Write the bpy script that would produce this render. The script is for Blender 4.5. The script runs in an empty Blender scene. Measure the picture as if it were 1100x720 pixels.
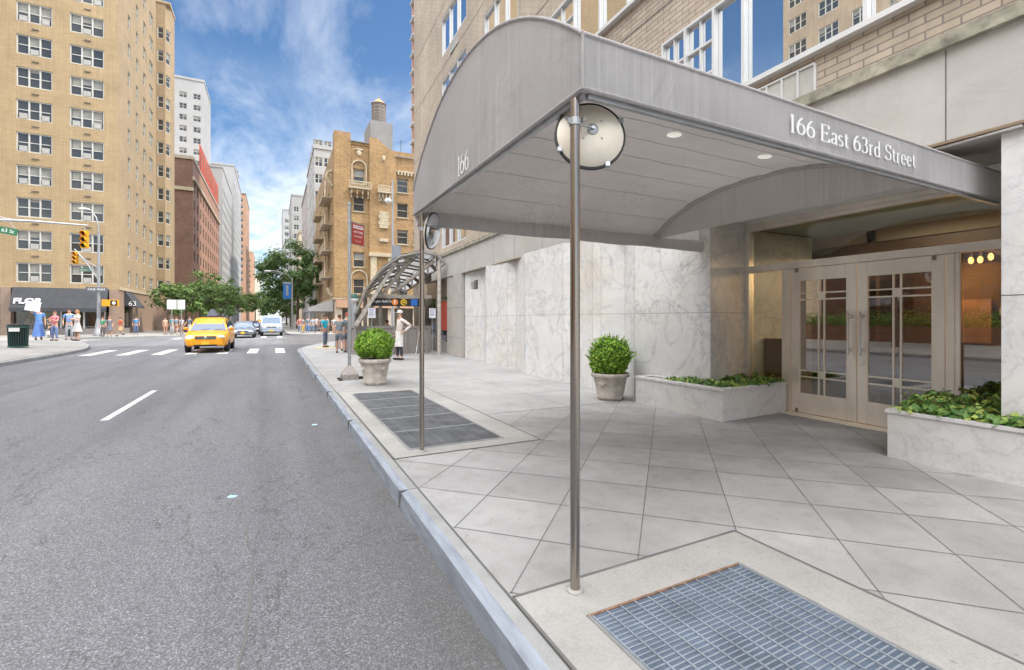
import bpy, bmesh, math, random
from mathutils import Vector, Matrix, Euler
R = math.radians
random.seed(7)
SC = bpy.context.scene
COL = SC.collection

# ------------------------------------------------------------------ materials
def newmat(name):
    m = bpy.data.materials.new(name); m.use_nodes = True
    nt = m.node_tree; b = nt.nodes['Principled BSDF']
    return m, nt, b
def nd(nt, t, **kw):
    n = nt.nodes.new(t)
    for k, v in kw.items():
        if k.startswith('i_'):
            key = k[2:]
            key = int(key) if key.isdigit() else key.replace('_', ' ')
            n.inputs[key].default_value = v
        else: setattr(n, k, v)
    return n
def ramp(nt, stops):
    r = nt.nodes.new('ShaderNodeValToRGB'); e = r.color_ramp.elements
    while len(e) < len(stops): e.new(0.5)
    for i, (p, c) in enumerate(stops):
        e[i].position = p; e[i].color = (*c, 1) if len(c) == 3 else c
    return r
def mixc(nt, fac, a, b, mode='MIX'):
    m = nt.nodes.new('ShaderNodeMix'); m.data_type = 'RGBA'; m.blend_type = mode
    for key, v in ((0, fac), (6, a), (7, b)):
        if hasattr(v, 'links'): nt.links.new(v, m.inputs[key])
        elif v is not None:
            m.inputs[key].default_value = v if key == 0 else (*v, 1)
    return m.outputs[2]
def bump(nt, b, src, strength=.2, dist=.01):
    n = nt.nodes.new('ShaderNodeBump'); n.inputs['Strength'].default_value = strength; n.inputs['Distance'].default_value = dist
    nt.links.new(src, n.inputs['Height']); nt.links.new(n.outputs[0], b.inputs['Normal'])
def coords(nt, scale=(1, 1, 1), rot=(0, 0, 0), kind='Object'):
    t = nt.nodes.new('ShaderNodeTexCoord'); m = nt.nodes.new('ShaderNodeMapping')
    m.inputs['Scale'].default_value = scale; m.inputs['Rotation'].default_value = rot
    nt.links.new(t.outputs[kind], m.inputs[0]); return m.outputs[0]
def noise(nt, co, scale, detail=4, rough=.55, dist=0):
    n = nd(nt, 'ShaderNodeTexNoise', i_Scale=scale, i_Detail=detail, i_Roughness=rough, i_Distortion=dist)
    nt.links.new(co, n.inputs['Vector']); return n.outputs[0]
def plain(name, c, rough=.6, metal=0, var=.15, scale=3, bmp=0, bscale=40, spec=None, stretch=(1,1,1)):
    m, nt, b = newmat(name)
    co = coords(nt, stretch)
    n = noise(nt, co, scale, 5)
    d = tuple(max(0, x*(1-var)) for x in c); l = tuple(min(1, x*(1+var)) for x in c)
    r = ramp(nt, [(.3, d), (.7, l)]); nt.links.new(n, r.inputs[0]); nt.links.new(r.outputs[0], b.inputs['Base Color'])
    b.inputs['Roughness'].default_value = rough; b.inputs['Metallic'].default_value = metal
    if spec is not None: b.inputs['Specular IOR Level'].default_value = spec
    if bmp: bump(nt, b, noise(nt, co, bscale, 3), bmp, .01)
    return m
def emis(name, c, s):
    m, nt, b = newmat(name); b.inputs['Base Color'].default_value = (*c, 1)
    b.inputs['Emission Color'].default_value = (*c, 1); b.inputs['Emission Strength'].default_value = s; return m
def brick(name, c1, c2, mortar, axis='X', bw=.24, bh=.075, ms=.012, var=.25, stain=True):
    """axis: the wall's outward normal axis"""
    m, nt, b = newmat(name)
    t = nt.nodes.new('ShaderNodeTexCoord'); s = nt.nodes.new('ShaderNodeSeparateXYZ'); c = nt.nodes.new('ShaderNodeCombineXYZ')
    nt.links.new(t.outputs['Object'], s.inputs[0])
    nt.links.new(s.outputs['Y' if axis == 'X' else 'X'], c.inputs[0]); nt.links.new(s.outputs['Z'], c.inputs[1])
    br = nd(nt, 'ShaderNodeTexBrick', i_Scale=1.0)
    br.inputs['Color1'].default_value = (*c1, 1); br.inputs['Color2'].default_value = (*c2, 1); br.inputs['Mortar'].default_value = (*mortar, 1)
    br.inputs['Mortar Size'].default_value = ms; br.inputs['Brick Width'].default_value = bw; br.inputs['Row Height'].default_value = bh
    br.inputs['Mortar Smooth'].default_value = .2
    nt.links.new(c.outputs[0], br.inputs['Vector'])
    co = coords(nt)
    n = noise(nt, co, .35, 6, .65); r = ramp(nt, [(.3, (1-var,)*3), (.7, (1.06, 1.05, 1.04))]); nt.links.new(n, r.inputs[0])
    out = mixc(nt, 1.0, br.outputs[0], r.outputs[0], 'MULTIPLY')
    co2 = coords(nt, (5, 5, .25)); n2 = noise(nt, co2, .8, 5, .7); r2 = ramp(nt, [(.35, (.82,)*3), (.6, (1, 1, 1))]); nt.links.new(n2, r2.inputs[0])
    out = mixc(nt, .7, out, r2.outputs[0], 'MULTIPLY')
    nt.links.new(out, b.inputs['Base Color']); b.inputs['Roughness'].default_value = .85
    inv = nd(nt, 'ShaderNodeMath', operation='SUBTRACT'); inv.inputs[0].default_value = 1; nt.links.new(br.outputs[1], inv.inputs[1])
    bump(nt, b, inv.outputs[0], .5, .008)
    return m
def marble(name, base, vein, warm=(.78, .70, .58), scale=1.0, rough=.35, seed=0, stain=.35):
    m, nt, b = newmat(name)
    t = nt.nodes.new('ShaderNodeTexCoord'); mp = nt.nodes.new('ShaderNodeMapping'); mp.inputs['Location'].default_value = (seed*3.1, seed*1.7, seed)
    mp.inputs['Rotation'].default_value = (.4, .3, .2)
    nt.links.new(t.outputs['Object'], mp.inputs[0]); co = mp.outputs[0]
    # veins : ridged, distorted noise
    def ridge(sc, dist, w):
        n = noise(nt, co, sc, 7, .6, dist)
        a = nd(nt, 'ShaderNodeMath', operation='SUBTRACT'); a.inputs[1].default_value = .5; nt.links.new(n, a.inputs[0])
        c = nd(nt, 'ShaderNodeMath', operation='ABSOLUTE'); nt.links.new(a.outputs[0], c.inputs[0])
        r = ramp(nt, [(0, (1, 1, 1)), (w, (.25, .25, .25)), (w*3.2, (0, 0, 0))]); nt.links.new(c.outputs[0], r.inputs[0]); return r.outputs[0]
    v1 = ridge(.9*scale, 1.2, .012); v2 = ridge(2.6*scale, .9, .016)
    msk = ramp(nt, [(.42, (0, 0, 0)), (.62, (1, 1, 1))]); nt.links.new(noise(nt, co, .8*scale, 3), msk.inputs[0])
    v2m = mixc(nt, 1.0, v2, msk.outputs[0], 'MULTIPLY')
    v = mixc(nt, 1.0, v1, v2m, 'ADD')
    cl = ramp(nt, [(.35, tuple(x*.86 for x in base)), (.65, base)]); nt.links.new(noise(nt, co, 1.6*scale, 8, .7, .6), cl.inputs[0])
    wm = ramp(nt, [(.5, (0, 0, 0)), (.75, (stain,)*3)]); nt.links.new(noise(nt, co, .55*scale, 6, .6, .5), wm.inputs[0])
    c0 = mixc(nt, wm.outputs[0], cl.outputs[0], warm)
    bw = nt.nodes.new('ShaderNodeRGBToBW'); nt.links.new(v, bw.inputs[0])
    mu = nd(nt, 'ShaderNodeMath', operation='MULTIPLY'); mu.inputs[1].default_value = .50; mu.use_clamp = True; nt.links.new(bw.outputs[0], mu.inputs[0])
    out = mixc(nt, mu.outputs[0], c0, vein)
    nt.links.new(out, b.inputs['Base Color']); b.inputs['Roughness'].default_value = rough
    return m
def concrete(name, c, sc=1.0, var=.16, crack=False):
    m, nt, b = newmat(name); co = coords(nt)
    n1 = noise(nt, co, .7*sc, 6, .65); r1 = ramp(nt, [(.3, tuple(x*(1-var) for x in c)), (.7, tuple(x*(1+var*.6) for x in c))]); nt.links.new(n1, r1.inputs[0])
    n2 = noise(nt, co, 90, 3, .7); r2 = ramp(nt, [(.3, (.82,)*3), (.6, (1.05,)*3)]); nt.links.new(n2, r2.inputs[0])
    out = mixc(nt, .8, r1.outputs[0], r2.outputs[0], 'MULTIPLY')
    n3 = noise(nt, co, 4.5*sc, 8, .8, 0); r3 = ramp(nt, [(.30, (.80, .79, .78)), (.5, (1, 1, 1))]); nt.links.new(n3, r3.inputs[0])
    out = mixc(nt, .75, out, r3.outputs[0], 'MULTIPLY')
    vo = nd(nt, 'ShaderNodeTexVoronoi', i_Scale=5.5); nt.links.new(co, vo.inputs['Vector'])
    r4 = ramp(nt, [(.0, (.5, .48, .46)), (.055, (.55, .53, .5)), (.075, (1, 1, 1))]); nt.links.new(vo.outputs['Distance'], r4.inputs[0])
    out = mixc(nt, .5, out, r4.outputs[0], 'MULTIPLY')
    n5 = noise(nt, co, .28, 5, .7); r5 = ramp(nt, [(.36, (.80, .79, .78)), (.54, (1, 1, 1))]); nt.links.new(n5, r5.inputs[0])
    out = mixc(nt, .9, out, r5.outputs[0], 'MULTIPLY')
    if crack:   # every diamond flag has its own tone
        sx = nt.nodes.new('ShaderNodeSeparateXYZ'); nt.links.new(co, sx.inputs[0])
        def mth(op, a, b_):
            q = nd(nt, 'ShaderNodeMath', operation=op)
            for i, v in enumerate((a, b_)):
                if v is None: continue
                if hasattr(v, 'links'): nt.links.new(v, q.inputs[i])
                else: q.inputs[i].default_value = v
            return q.outputs[0]
        d1 = mth('FLOOR', mth('DIVIDE', mth('SUBTRACT', mth('SUBTRACT', sx.outputs[1], sx.outputs[0]), 1.14), .905), None)
        d2 = mth('FLOOR', mth('DIVIDE', mth('SUBTRACT', mth('ADD', sx.outputs[1], sx.outputs[0]), 4.36), .905), None)
        cb = nt.nodes.new('ShaderNodeCombineXYZ'); nt.links.new(d1, cb.inputs[0]); nt.links.new(d2, cb.inputs[1])
        wn = nd(nt, 'ShaderNodeTexWhiteNoise', noise_dimensions='2D'); nt.links.new(cb.outputs[0], wn.inputs['Vector'])
        rw = ramp(nt, [(0, (.86, .855, .85)), (1, (1.06, 1.06, 1.06))]); nt.links.new(wn.outputs['Value'], rw.inputs[0])
        out = mixc(nt, mth('LESS_THAN', sx.outputs[1], 6.76), out, mixc(nt, 1, out, rw.outputs[0], 'MULTIPLY'))
    nt.links.new(out, b.inputs['Base Color']); b.inputs['Roughness'].default_value = .82
    bump(nt, b, n2, .25, .004); return m
def asphalt():
    m, nt, b = newmat('asphalt'); co = coords(nt)
    vo = nd(nt, 'ShaderNodeTexVoronoi', i_Scale=150); nt.links.new(co, vo.inputs['Vector'])
    r = ramp(nt, [(.0, (.09, .091, .096)), (.45, (.135, .136, .143)), (.8, (.19, .19, .20)), (1, (.31, .31, .325))]);
    sep = nt.nodes.new('ShaderNodeSeparateColor'); nt.links.new(vo.outputs['Color'], sep.inputs[0]); nt.links.new(sep.outputs[0], r.inputs[0])
    n0 = noise(nt, co, 260, 2); r0 = ramp(nt, [(.35, (.74,)*3), (.65, (1.18,)*3)]); nt.links.new(n0, r0.inputs[0])
    out = mixc(nt, .8, r.outputs[0], r0.outputs[0], 'MULTIPLY')
    n1 = noise(nt, coords(nt, (1, .25, 1)), .5, 6, .6); r1 = ramp(nt, [(.3, (.78, .78, .8)), (.7, (1.08,)*3)]); nt.links.new(n1, r1.inputs[0])
    out = mixc(nt, 1, out, r1.outputs[0], 'MULTIPLY')
    n2 = noise(nt, coords(nt, (1, .05, 1)), 1.3, 5); r2 = ramp(nt, [(.36, (.78,)*3), (.52, (1,)*3), (.66, (1.1,)*3)]); nt.links.new(n2, r2.inputs[0])
    out = mixc(nt, .8, out, r2.outputs[0], 'MULTIPLY')
    # thin wandering cracks
    n3 = noise(nt, coords(nt, (1, .35, 1)), .45, 7, .6, .8)
    a = nd(nt, 'ShaderNodeMath', operation='SUBTRACT'); a.inputs[1].default_value = .5; nt.links.new(n3, a.inputs[0])
    c = nd(nt, 'ShaderNodeMath', operation='ABSOLUTE'); nt.links.new(a.outputs[0], c.inputs[0])
    r3 = ramp(nt, [(0, (.25,)*3), (.0016, (.7,)*3), (.004, (1,)*3)]); nt.links.new(c.outputs[0], r3.inputs[0])
    out = mixc(nt, .5, out, r3.outputs[0], 'MULTIPLY')
    # gutter dirt and oil drips down the lane
    sx = nt.nodes.new('ShaderNodeSeparateXYZ'); nt.links.new(co, sx.inputs[0])
    mr = nd(nt, 'ShaderNodeMapRange'); mr.inputs[1].default_value = .25; mr.inputs[2].default_value = .97; nt.links.new(sx.outputs[0], mr.inputs[0])
    n7 = noise(nt, coords(nt, (3, .8, 1)), 1.6, 6, .7); mm = nd(nt, 'ShaderNodeMath', operation='MULTIPLY'); nt.links.new(mr.outputs[0], mm.inputs[0]); nt.links.new(n7, mm.inputs[1])
    out = mixc(nt, mm.outputs[0], out, (.07, .062, .055))
    n8 = noise(nt, coords(nt), 2.6, 2, .5); r8 = ramp(nt, [(.70, (1,)*3), (.76, (.72,)*3)]); nt.links.new(n8, r8.inputs[0]); out = mixc(nt, .8, out, r8.outputs[0], 'MULTIPLY')
    nt.links.new(out, b.inputs['Base Color']); b.inputs['Roughness'].default_value = .85
    bump(nt, b, n0, .5, .004); return m
def glassmat(name, tint, refl, trans=True, dark=(.02, .025, .03), rough=.0):
    """window glass: fixed mirror share over clear or dark body"""
    m, nt, b = newmat(name); nt.nodes.remove(b); out = nt.nodes['Material Output']
    g = nd(nt, 'ShaderNodeBsdfGlossy'); g.inputs['Roughness'].default_value = rough; g.inputs['Color'].default_value = (1, 1, 1, 1)
    if trans: t = nd(nt, 'ShaderNodeBsdfTransparent'); t.inputs[0].default_value = (*tint, 1)
    else: t = nd(nt, 'ShaderNodeBsdfDiffuse'); t.inputs[0].default_value = (*dark, 1)
    f = nd(nt, 'ShaderNodeFresnel'); f.inputs[0].default_value = 1.5
    ma = nd(nt, 'ShaderNodeMath', operation='ADD'); ma.inputs[1].default_value = refl; ma.use_clamp = True; nt.links.new(f.outputs[0], ma.inputs[0])
    mx = nt.nodes.new('ShaderNodeMixShader'); nt.links.new(ma.outputs[0], mx.inputs[0]); nt.links.new(t.outputs[0], mx.inputs[1]); nt.links.new(g.outputs[0], mx.inputs[2])
    nt.links.new(mx.outputs[0], out.inputs[0]); return m
def fabric(name, c):
    m, nt, b = newmat(name)
    n = noise(nt, coords(nt, (28, 28, .5)), 1.0, 5, .7); r = ramp(nt, [(.3, tuple(x*.84 for x in c)), (.62, tuple(x*1.08 for x in c))]); nt.links.new(n, r.inputs[0])
    n2 = noise(nt, coords(nt), .8, 4); r2 = ramp(nt, [(.3, (.9,)*3), (.7, (1.05,)*3)]); nt.links.new(n2, r2.inputs[0])
    msk = ramp(nt, [(.40, (0,)*3), (.62, (1,)*3)]); nt.links.new(noise(nt, coords(nt, (1, 1, .4)), 1.1, 2), msk.inputs[0])
    o = mixc(nt, msk.outputs[0], c, r.outputs[0])
    o = mixc(nt, 1, o, r2.outputs[0], 'MULTIPLY')
    nt.links.new(o, b.inputs['Base Color']); b.inputs['Roughness'].default_value = .8
    bump(nt, b, noise(nt, coords(nt, (1, 1, .6)), 2.4, 4, .55, .8), .6, .05)
    tr = nd(nt, 'ShaderNodeBsdfTranslucent'); nt.links.new(o, tr.inputs[0]); mx = nt.nodes.new('ShaderNodeMixShader'); mx.inputs[0].default_value = .42
    nt.links.new(b.outputs[0], mx.inputs[1]); nt.links.new(tr.outputs[0], mx.inputs[2]); nt.links.new(mx.outputs[0], nt.nodes['Material Output'].inputs[0])
    return m
def leafmat(name, c1, c2, c3, sc=9):
    m, nt, b = newmat(name)
    oi = nd(nt, 'ShaderNodeNewGeometry')
    r = ramp(nt, [(0, c1), (.5, c2), (1, c3)])
    nt.links.new(oi.outputs['Random Per Island'], r.inputs[0])
    nt.links.new(r.outputs[0], b.inputs['Base Color']); b.inputs['Roughness'].default_value = .55
    b.inputs['Subsurface Weight'].default_value = 0
    b.inputs['Transmission Weight'].default_value = 0
    # thin translucent leaf
    tr = nd(nt, 'ShaderNodeBsdfTranslucent'); nt.links.new(r.outputs[0], tr.inputs[0])
    mx = nt.nodes.new('ShaderNodeMixShader'); mx.inputs[0].default_value = .35
    nt.links.new(b.outputs[0], mx.inputs[1]); nt.links.new(tr.outputs[0], mx.inputs[2]); nt.links.new(mx.outputs[0], nt.nodes['Material Output'].inputs[0])
    return m

M = {}
M['asphalt'] = asphalt()
M['walk'] = concrete('sidewalk concrete', (.345, .34, .333), 1, .2, True)
M['walk2'] = concrete('border concrete', (.36, .35, .33), 1.3, .12)
M['walkfar'] = concrete('pale concrete', (.31, .295, .275))
M['kerb'] = concrete('kerb stone', (.30, .30, .295), 2)
M['kerbsteel'] = plain('kerb steel', (.27, .295, .34), .5, .2, .25, 5, .3, 60, stretch=(4, .6, 4))
M['joint2'] = plain('fine stone joint', (.30, .29, .28), .9)
M['joint'] = plain('joint', (.13, .125, .12), .9)
M['ground'] = plain('ground', (.2, .2, .19), .9)
M['paint'] = plain('road paint', (.6, .6, .58), .7, 0, .1, 14, .2, 90)
_nt = M['paint'].node_tree; _b = _nt.nodes['Principled BSDF']; _r = ramp(_nt, [(.38, (.20, .20, .205)), (.47, (.55, .55, .53)), (.7, (.64, .64, .62))])
_nt.links.new(noise(_nt, coords(_nt), 26, 6, .75), _r.inputs[0]); _nt.links.new(_r.outputs[0], _b.inputs['Base Color'])
M['yellowpaint'] = plain('yellow paint', (.65, .48, .12), .7, 0, .2, 9)
M['marble'] = marble('white marble', (.68, .67, .66), (.27, .28, .31), (.58, .47, .33), 1.0, .3, 0, .5)
M['marble2'] = marble('planter marble', (.68, .67, .66), (.40, .40, .42), (.68, .60, .48), 1.8, .4, 3, .45)
M['band'] = marble('grey stone band', (.45, .43, .405), (.34, .33, .32), (.38, .34, .29), .9, .6, 5, .7)
M['pier'] = marble('grey brown pier stone', (.42, .39, .36), (.26, .25, .23), (.40, .32, .25), .9, .5, 8, .6)
M['ledge'] = plain('mossy ledge stone', (.26, .245, .19), .9, 0, .45, 6, .5, 30)
M['brick_ours'] = brick('buff brick', (.50, .42, .335), (.43, .355, .275), (.25, .215, .185), 'X', .30, .092, .010)
M['brick_tan_y'] = brick('tan brick front', (.50, .365, .205), (.45, .325, .175), (.36, .27, .165), 'Y', .5, .16, .02, .16)
M['brick_tan_x'] = brick('tan brick side', (.45, .34, .21), (.41, .305, .185), (.34, .265, .17), 'X', .5, .16, .02, .14)
M['brick_brn_y'] = brick('ochre brick front', (.50, .31, .14), (.33, .19, .08), (.36, .25, .13), 'Y', .35, .13, .02, .3)
M['brick_brn_x'] = brick('ochre brick side', (.50, .35, .19), (.38, .25, .13), (.40, .31, .20), 'X', .35, .13, .02, .3)
M['brick_dark_y'] = brick('dark brown brick', (.27, .14, .09), (.21, .105, .065), (.22, .15, .11), 'Y', .6, .2, .03)
M['brick_red_x'] = brick('rose brick', (.48, .25, .17), (.42, .21, .14), (.36, .25, .19), 'X', .6, .2, .03)
M['brick_tower'] = brick('sandy brick', (.50, .40, .27), (.46, .36, .24), (.4, .33, .25), 'X', .6, .2, .03)
M['white_bldg'] = plain('white rendered wall', (.38, .375, .365), .8, 0, .09, .15)
M['cream_bldg'] = plain('cream wall', (.62, .55, .42), .8, 0, .1, .15)
M['grey_bldg'] = plain('grey wall', (.42, .42, .41), .8, 0, .1, .15)
M['orange_bldg'] = plain('terracotta wall', (.45, .27, .17), .8, 0, .15, .15)
M['stone_trim'] = plain('carved stone', (.46, .38, .26), .8, 0, .2, 3)
M['white_frame'] = plain('white window frame', (.56, .55, .50), .5, 0, .05)
M['dark_frame'] = plain('dark window frame', (.16, .13, .10), .5)
M['alu_frame'] = plain('aluminium window frame', (.62, .62, .61), .4, .3, .05)
M['pane'] = glassmat('window pane', (1, 1, 1), .04, False, (.05, .052, .05))
M['pane2'] = glassmat('window pane with curtain', (1, 1, 1), .06, False, (.24, .22, .19))
M['pane_m'] = glassmat('mirror window pane', (1, 1, 1), .62, False, (.05, .06, .07))
M['doorglass'] = glassmat('door glass', (.42, .40, .36), .24, True)
M['transglass'] = glassmat('transom glass', (.86, .90, .86), .0, True)
M['clearglass'] = glassmat('canopy glass', (.58, .58, .57), .36, True, rough=.08)
M['shopglass'] = glassmat('shop glass', (.8, .82, .82), .04, True)
M['blind'] = plain('window blind', (.27, .265, .235), .8, 0, .2, .9)
M['ac'] = plain('air conditioner', (.42, .41, .38), .6, 0, .1)
M['canvas'] = fabric('grey canvas', (.55, .53, .53))
M['canvas_in'] = fabric('grey canvas lining', (.62, .59, .57))
M['canvas_side'] = fabric('weathered canvas', (.52, .51, .51))
M['canvas_dk'] = plain('charcoal awning', (.055, .058, .065), .8, 0, .15, 2, .2, 20)
M['letters'] = plain('white letters', (.82, .82, .82), .6, 0, .03)
M['steel'] = plain('brushed steel', (.38, .345, .31), .22, 1, .06, 6, stretch=(1, 1, .05))
M['bronze'] = plain('satin bronze', (.86, .80, .71), .34, .5, .12, 2.5, stretch=(1, 1, .3))
M['bronze_dk'] = plain('dark bronze', (.34, .27, .20), .35, .8, .1)
M['galv'] = plain('galvanised steel', (.42, .43, .44), .45, .7, .12, 8)
M['grate'] = plain('galvanised grate', (.27, .305, .35), .45, .35, .2, 6)
M['pit'] = plain('grate pit', (.085, .11, .15), .9, 0, .3, 3)
M['grate_dk'] = plain('old grate', (.19, .195, .20), .6, .3, .3, 3)
M['pit_dk'] = plain('old pit', (.09, .093, .10), .9)
M['rust'] = plain('rust', (.20, .12, .08), .9, 0, .4, 20)
M['steel_matte'] = plain('weathered grey steel', (.25, .23, .205), .5, .25, .15, 5)
M['white'] = plain('white enamel', (.78, .77, .74), .5, 0, .04)
M['dish'] = plain('aged cream back shell', (.74, .68, .57), .5, 0, .12, 5)
M['black'] = plain('black rubber', (.02, .02, .02), .6)
M['mirror'] = plain('mirror glass', (.75, .8, .85), .04, 1, .01)
M['stonepot'] = plain('weathered stone pot', (.44, .40, .35), .85, 0, .28, 7, .5, 50)
M['soil'] = plain('soil', (.05, .035, .025), .95)
M['bark'] = plain('bark', (.12, .09, .065), .9, 0, .3, 8)
M['leaf_tree'] = leafmat('street tree leaves', (.06, .12, .03), (.12, .21, .05), (.25, .34, .10))
M['leaf_tree2'] = leafmat('dark tree leaves', (.045, .10, .03), (.09, .17, .045), (.19, .28, .08))
M['leaf_box'] = leafmat('boxwood leaves', (.09, .20, .015), (.20, .38, .03), (.38, .56, .07))
M['leaf_ivy'] = leafmat('ivy leaves', (.07, .17, .04), (.17, .32, .08), (.50, .58, .12))
M['dark_metal'] = plain('black iron', (.03, .03, .03), .5, .5)
M['sig_yellow'] = plain('signal yellow', (.75, .36, .02), .5, 0, .08)
M['lens_dark'] = plain('dark lens', (.05, .03, .02), .3)
M['lens_red'] = plain('red lens', (.25, .02, .01), .25)
M['lens_green'] = plain('green lens', (.02, .10, .06), .25)
M['green_sign'] = plain('green street sign', (.03, .16, .08), .5, 0, .05)
M['green_can'] = plain('dark green bin', (.03, .10, .085), .5, .2, .1)
M['red_sign'] = plain('red sign', (.42, .05, .035), .5, 0, .08)
M['blue_banner'] = plain('blue banner', (.02, .14, .42), .7, 0, .05)
M['yellow_cab'] = plain('cab yellow', (.85, .36, .015), .25, 0, .02)
M['car_grey'] = plain('grey car paint', (.22, .24, .28), .25, .5, .02)
M['car_black'] = plain('black car paint', (.03, .032, .04), .2, .3, .02)
M['car_silver'] = plain('silver blue van paint', (.42, .47, .55), .3, .4, .02)
M['car_glass'] = glassmat('car glass', (1, 1, 1), .02, False, (.06, .10, .17))
M['chrome'] = plain('chrome', (.7, .7, .7), .15, 1, .02)
M['headlamp'] = plain('headlamp lens', (.75, .75, .72), .12, 0, .02)
M['lit_lamp'] = emis('lit headlamp', (1, .9, .7), 2.5)
M['wood'] = plain('dark wood panel', (.14, .075, .04), .4, 0, .25, 2, stretch=(1, 1, .1))
M['lobby_wall'] = plain('warm lobby wall', (.17, .11, .065), .7, 0, .1)
M['lobby_floor'] = plain('lobby floor', (.30, .25, .2), .3)
M['ceil_green'] = plain('vestibule ceiling', (.38, .42, .40), .7, 0, .04)
M['ceil_brown'] = plain('lobby ceiling', (.34, .25, .17), .7, 0, .06)
M['warmlamp'] = emis('warm lamp', (1, .55, .16), 14)
M['hut'] = plain('roof hut render', (.24, .24, .235), .85, 0, .15, .5)
M['recess'] = emis('recessed lamp face', (1, .97, .88), .16)
M['redbanner'] = plain('red roof sign', (.52, .07, .035), .6, 0, .25, .8)
M['granite'] = plain('granite cladding', (.30, .27, .25), .55, 0, .25, 30)
M['brn_marble'] = marble('brown marble pier', (.36, .26, .20), (.2, .14, .1), (.42, .30, .22), .8, .4, 2, .5)
M['limestone'] = plain('limestone', (.46, .38, .29), .8, 0, .15, 1.5)
M['hedge'] = leafmat('hedge leaves', (.05, .14, .02), (.12, .26, .04), (.25, .38, .08))
M['watertank'] = plain('weathered tank wood', (.22, .19, .17), .9, 0, .25, 1, stretch=(6, 6, .3))
M['tankroof'] = plain('tank roof', (.42, .25, .12), .8)
M['paper'] = plain('paper notice', (.72, .72, .80), .7, 0, .03)
M['orange_c'] = plain('orange route bullet', (.80, .22, .02), .5, 0, .02)
M['yellow_c'] = plain('yellow route bullet', (.85, .55, .03), .5, 0, .02)
M['blue_c'] = plain('blue sign square', (.03, .16, .55), .5, 0, .02)
M['bluepaint'] = plain('survey paint', (.35, .55, .75), .7)
_cl = {}
def cloth(c):
    k = tuple(round(x, 3) for x in c)
    if k not in _cl: _cl[k] = plain('cloth', c, .85, 0, .14, 14, .3, 25)
    return _cl[k]
SKIN = [plain('skin', (.52, .31, .22), .55, 0, .05), plain('skin', (.38, .21, .14), .55, 0, .05), plain('skin', (.17, .09, .06), .55, 0, .05)]

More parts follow.
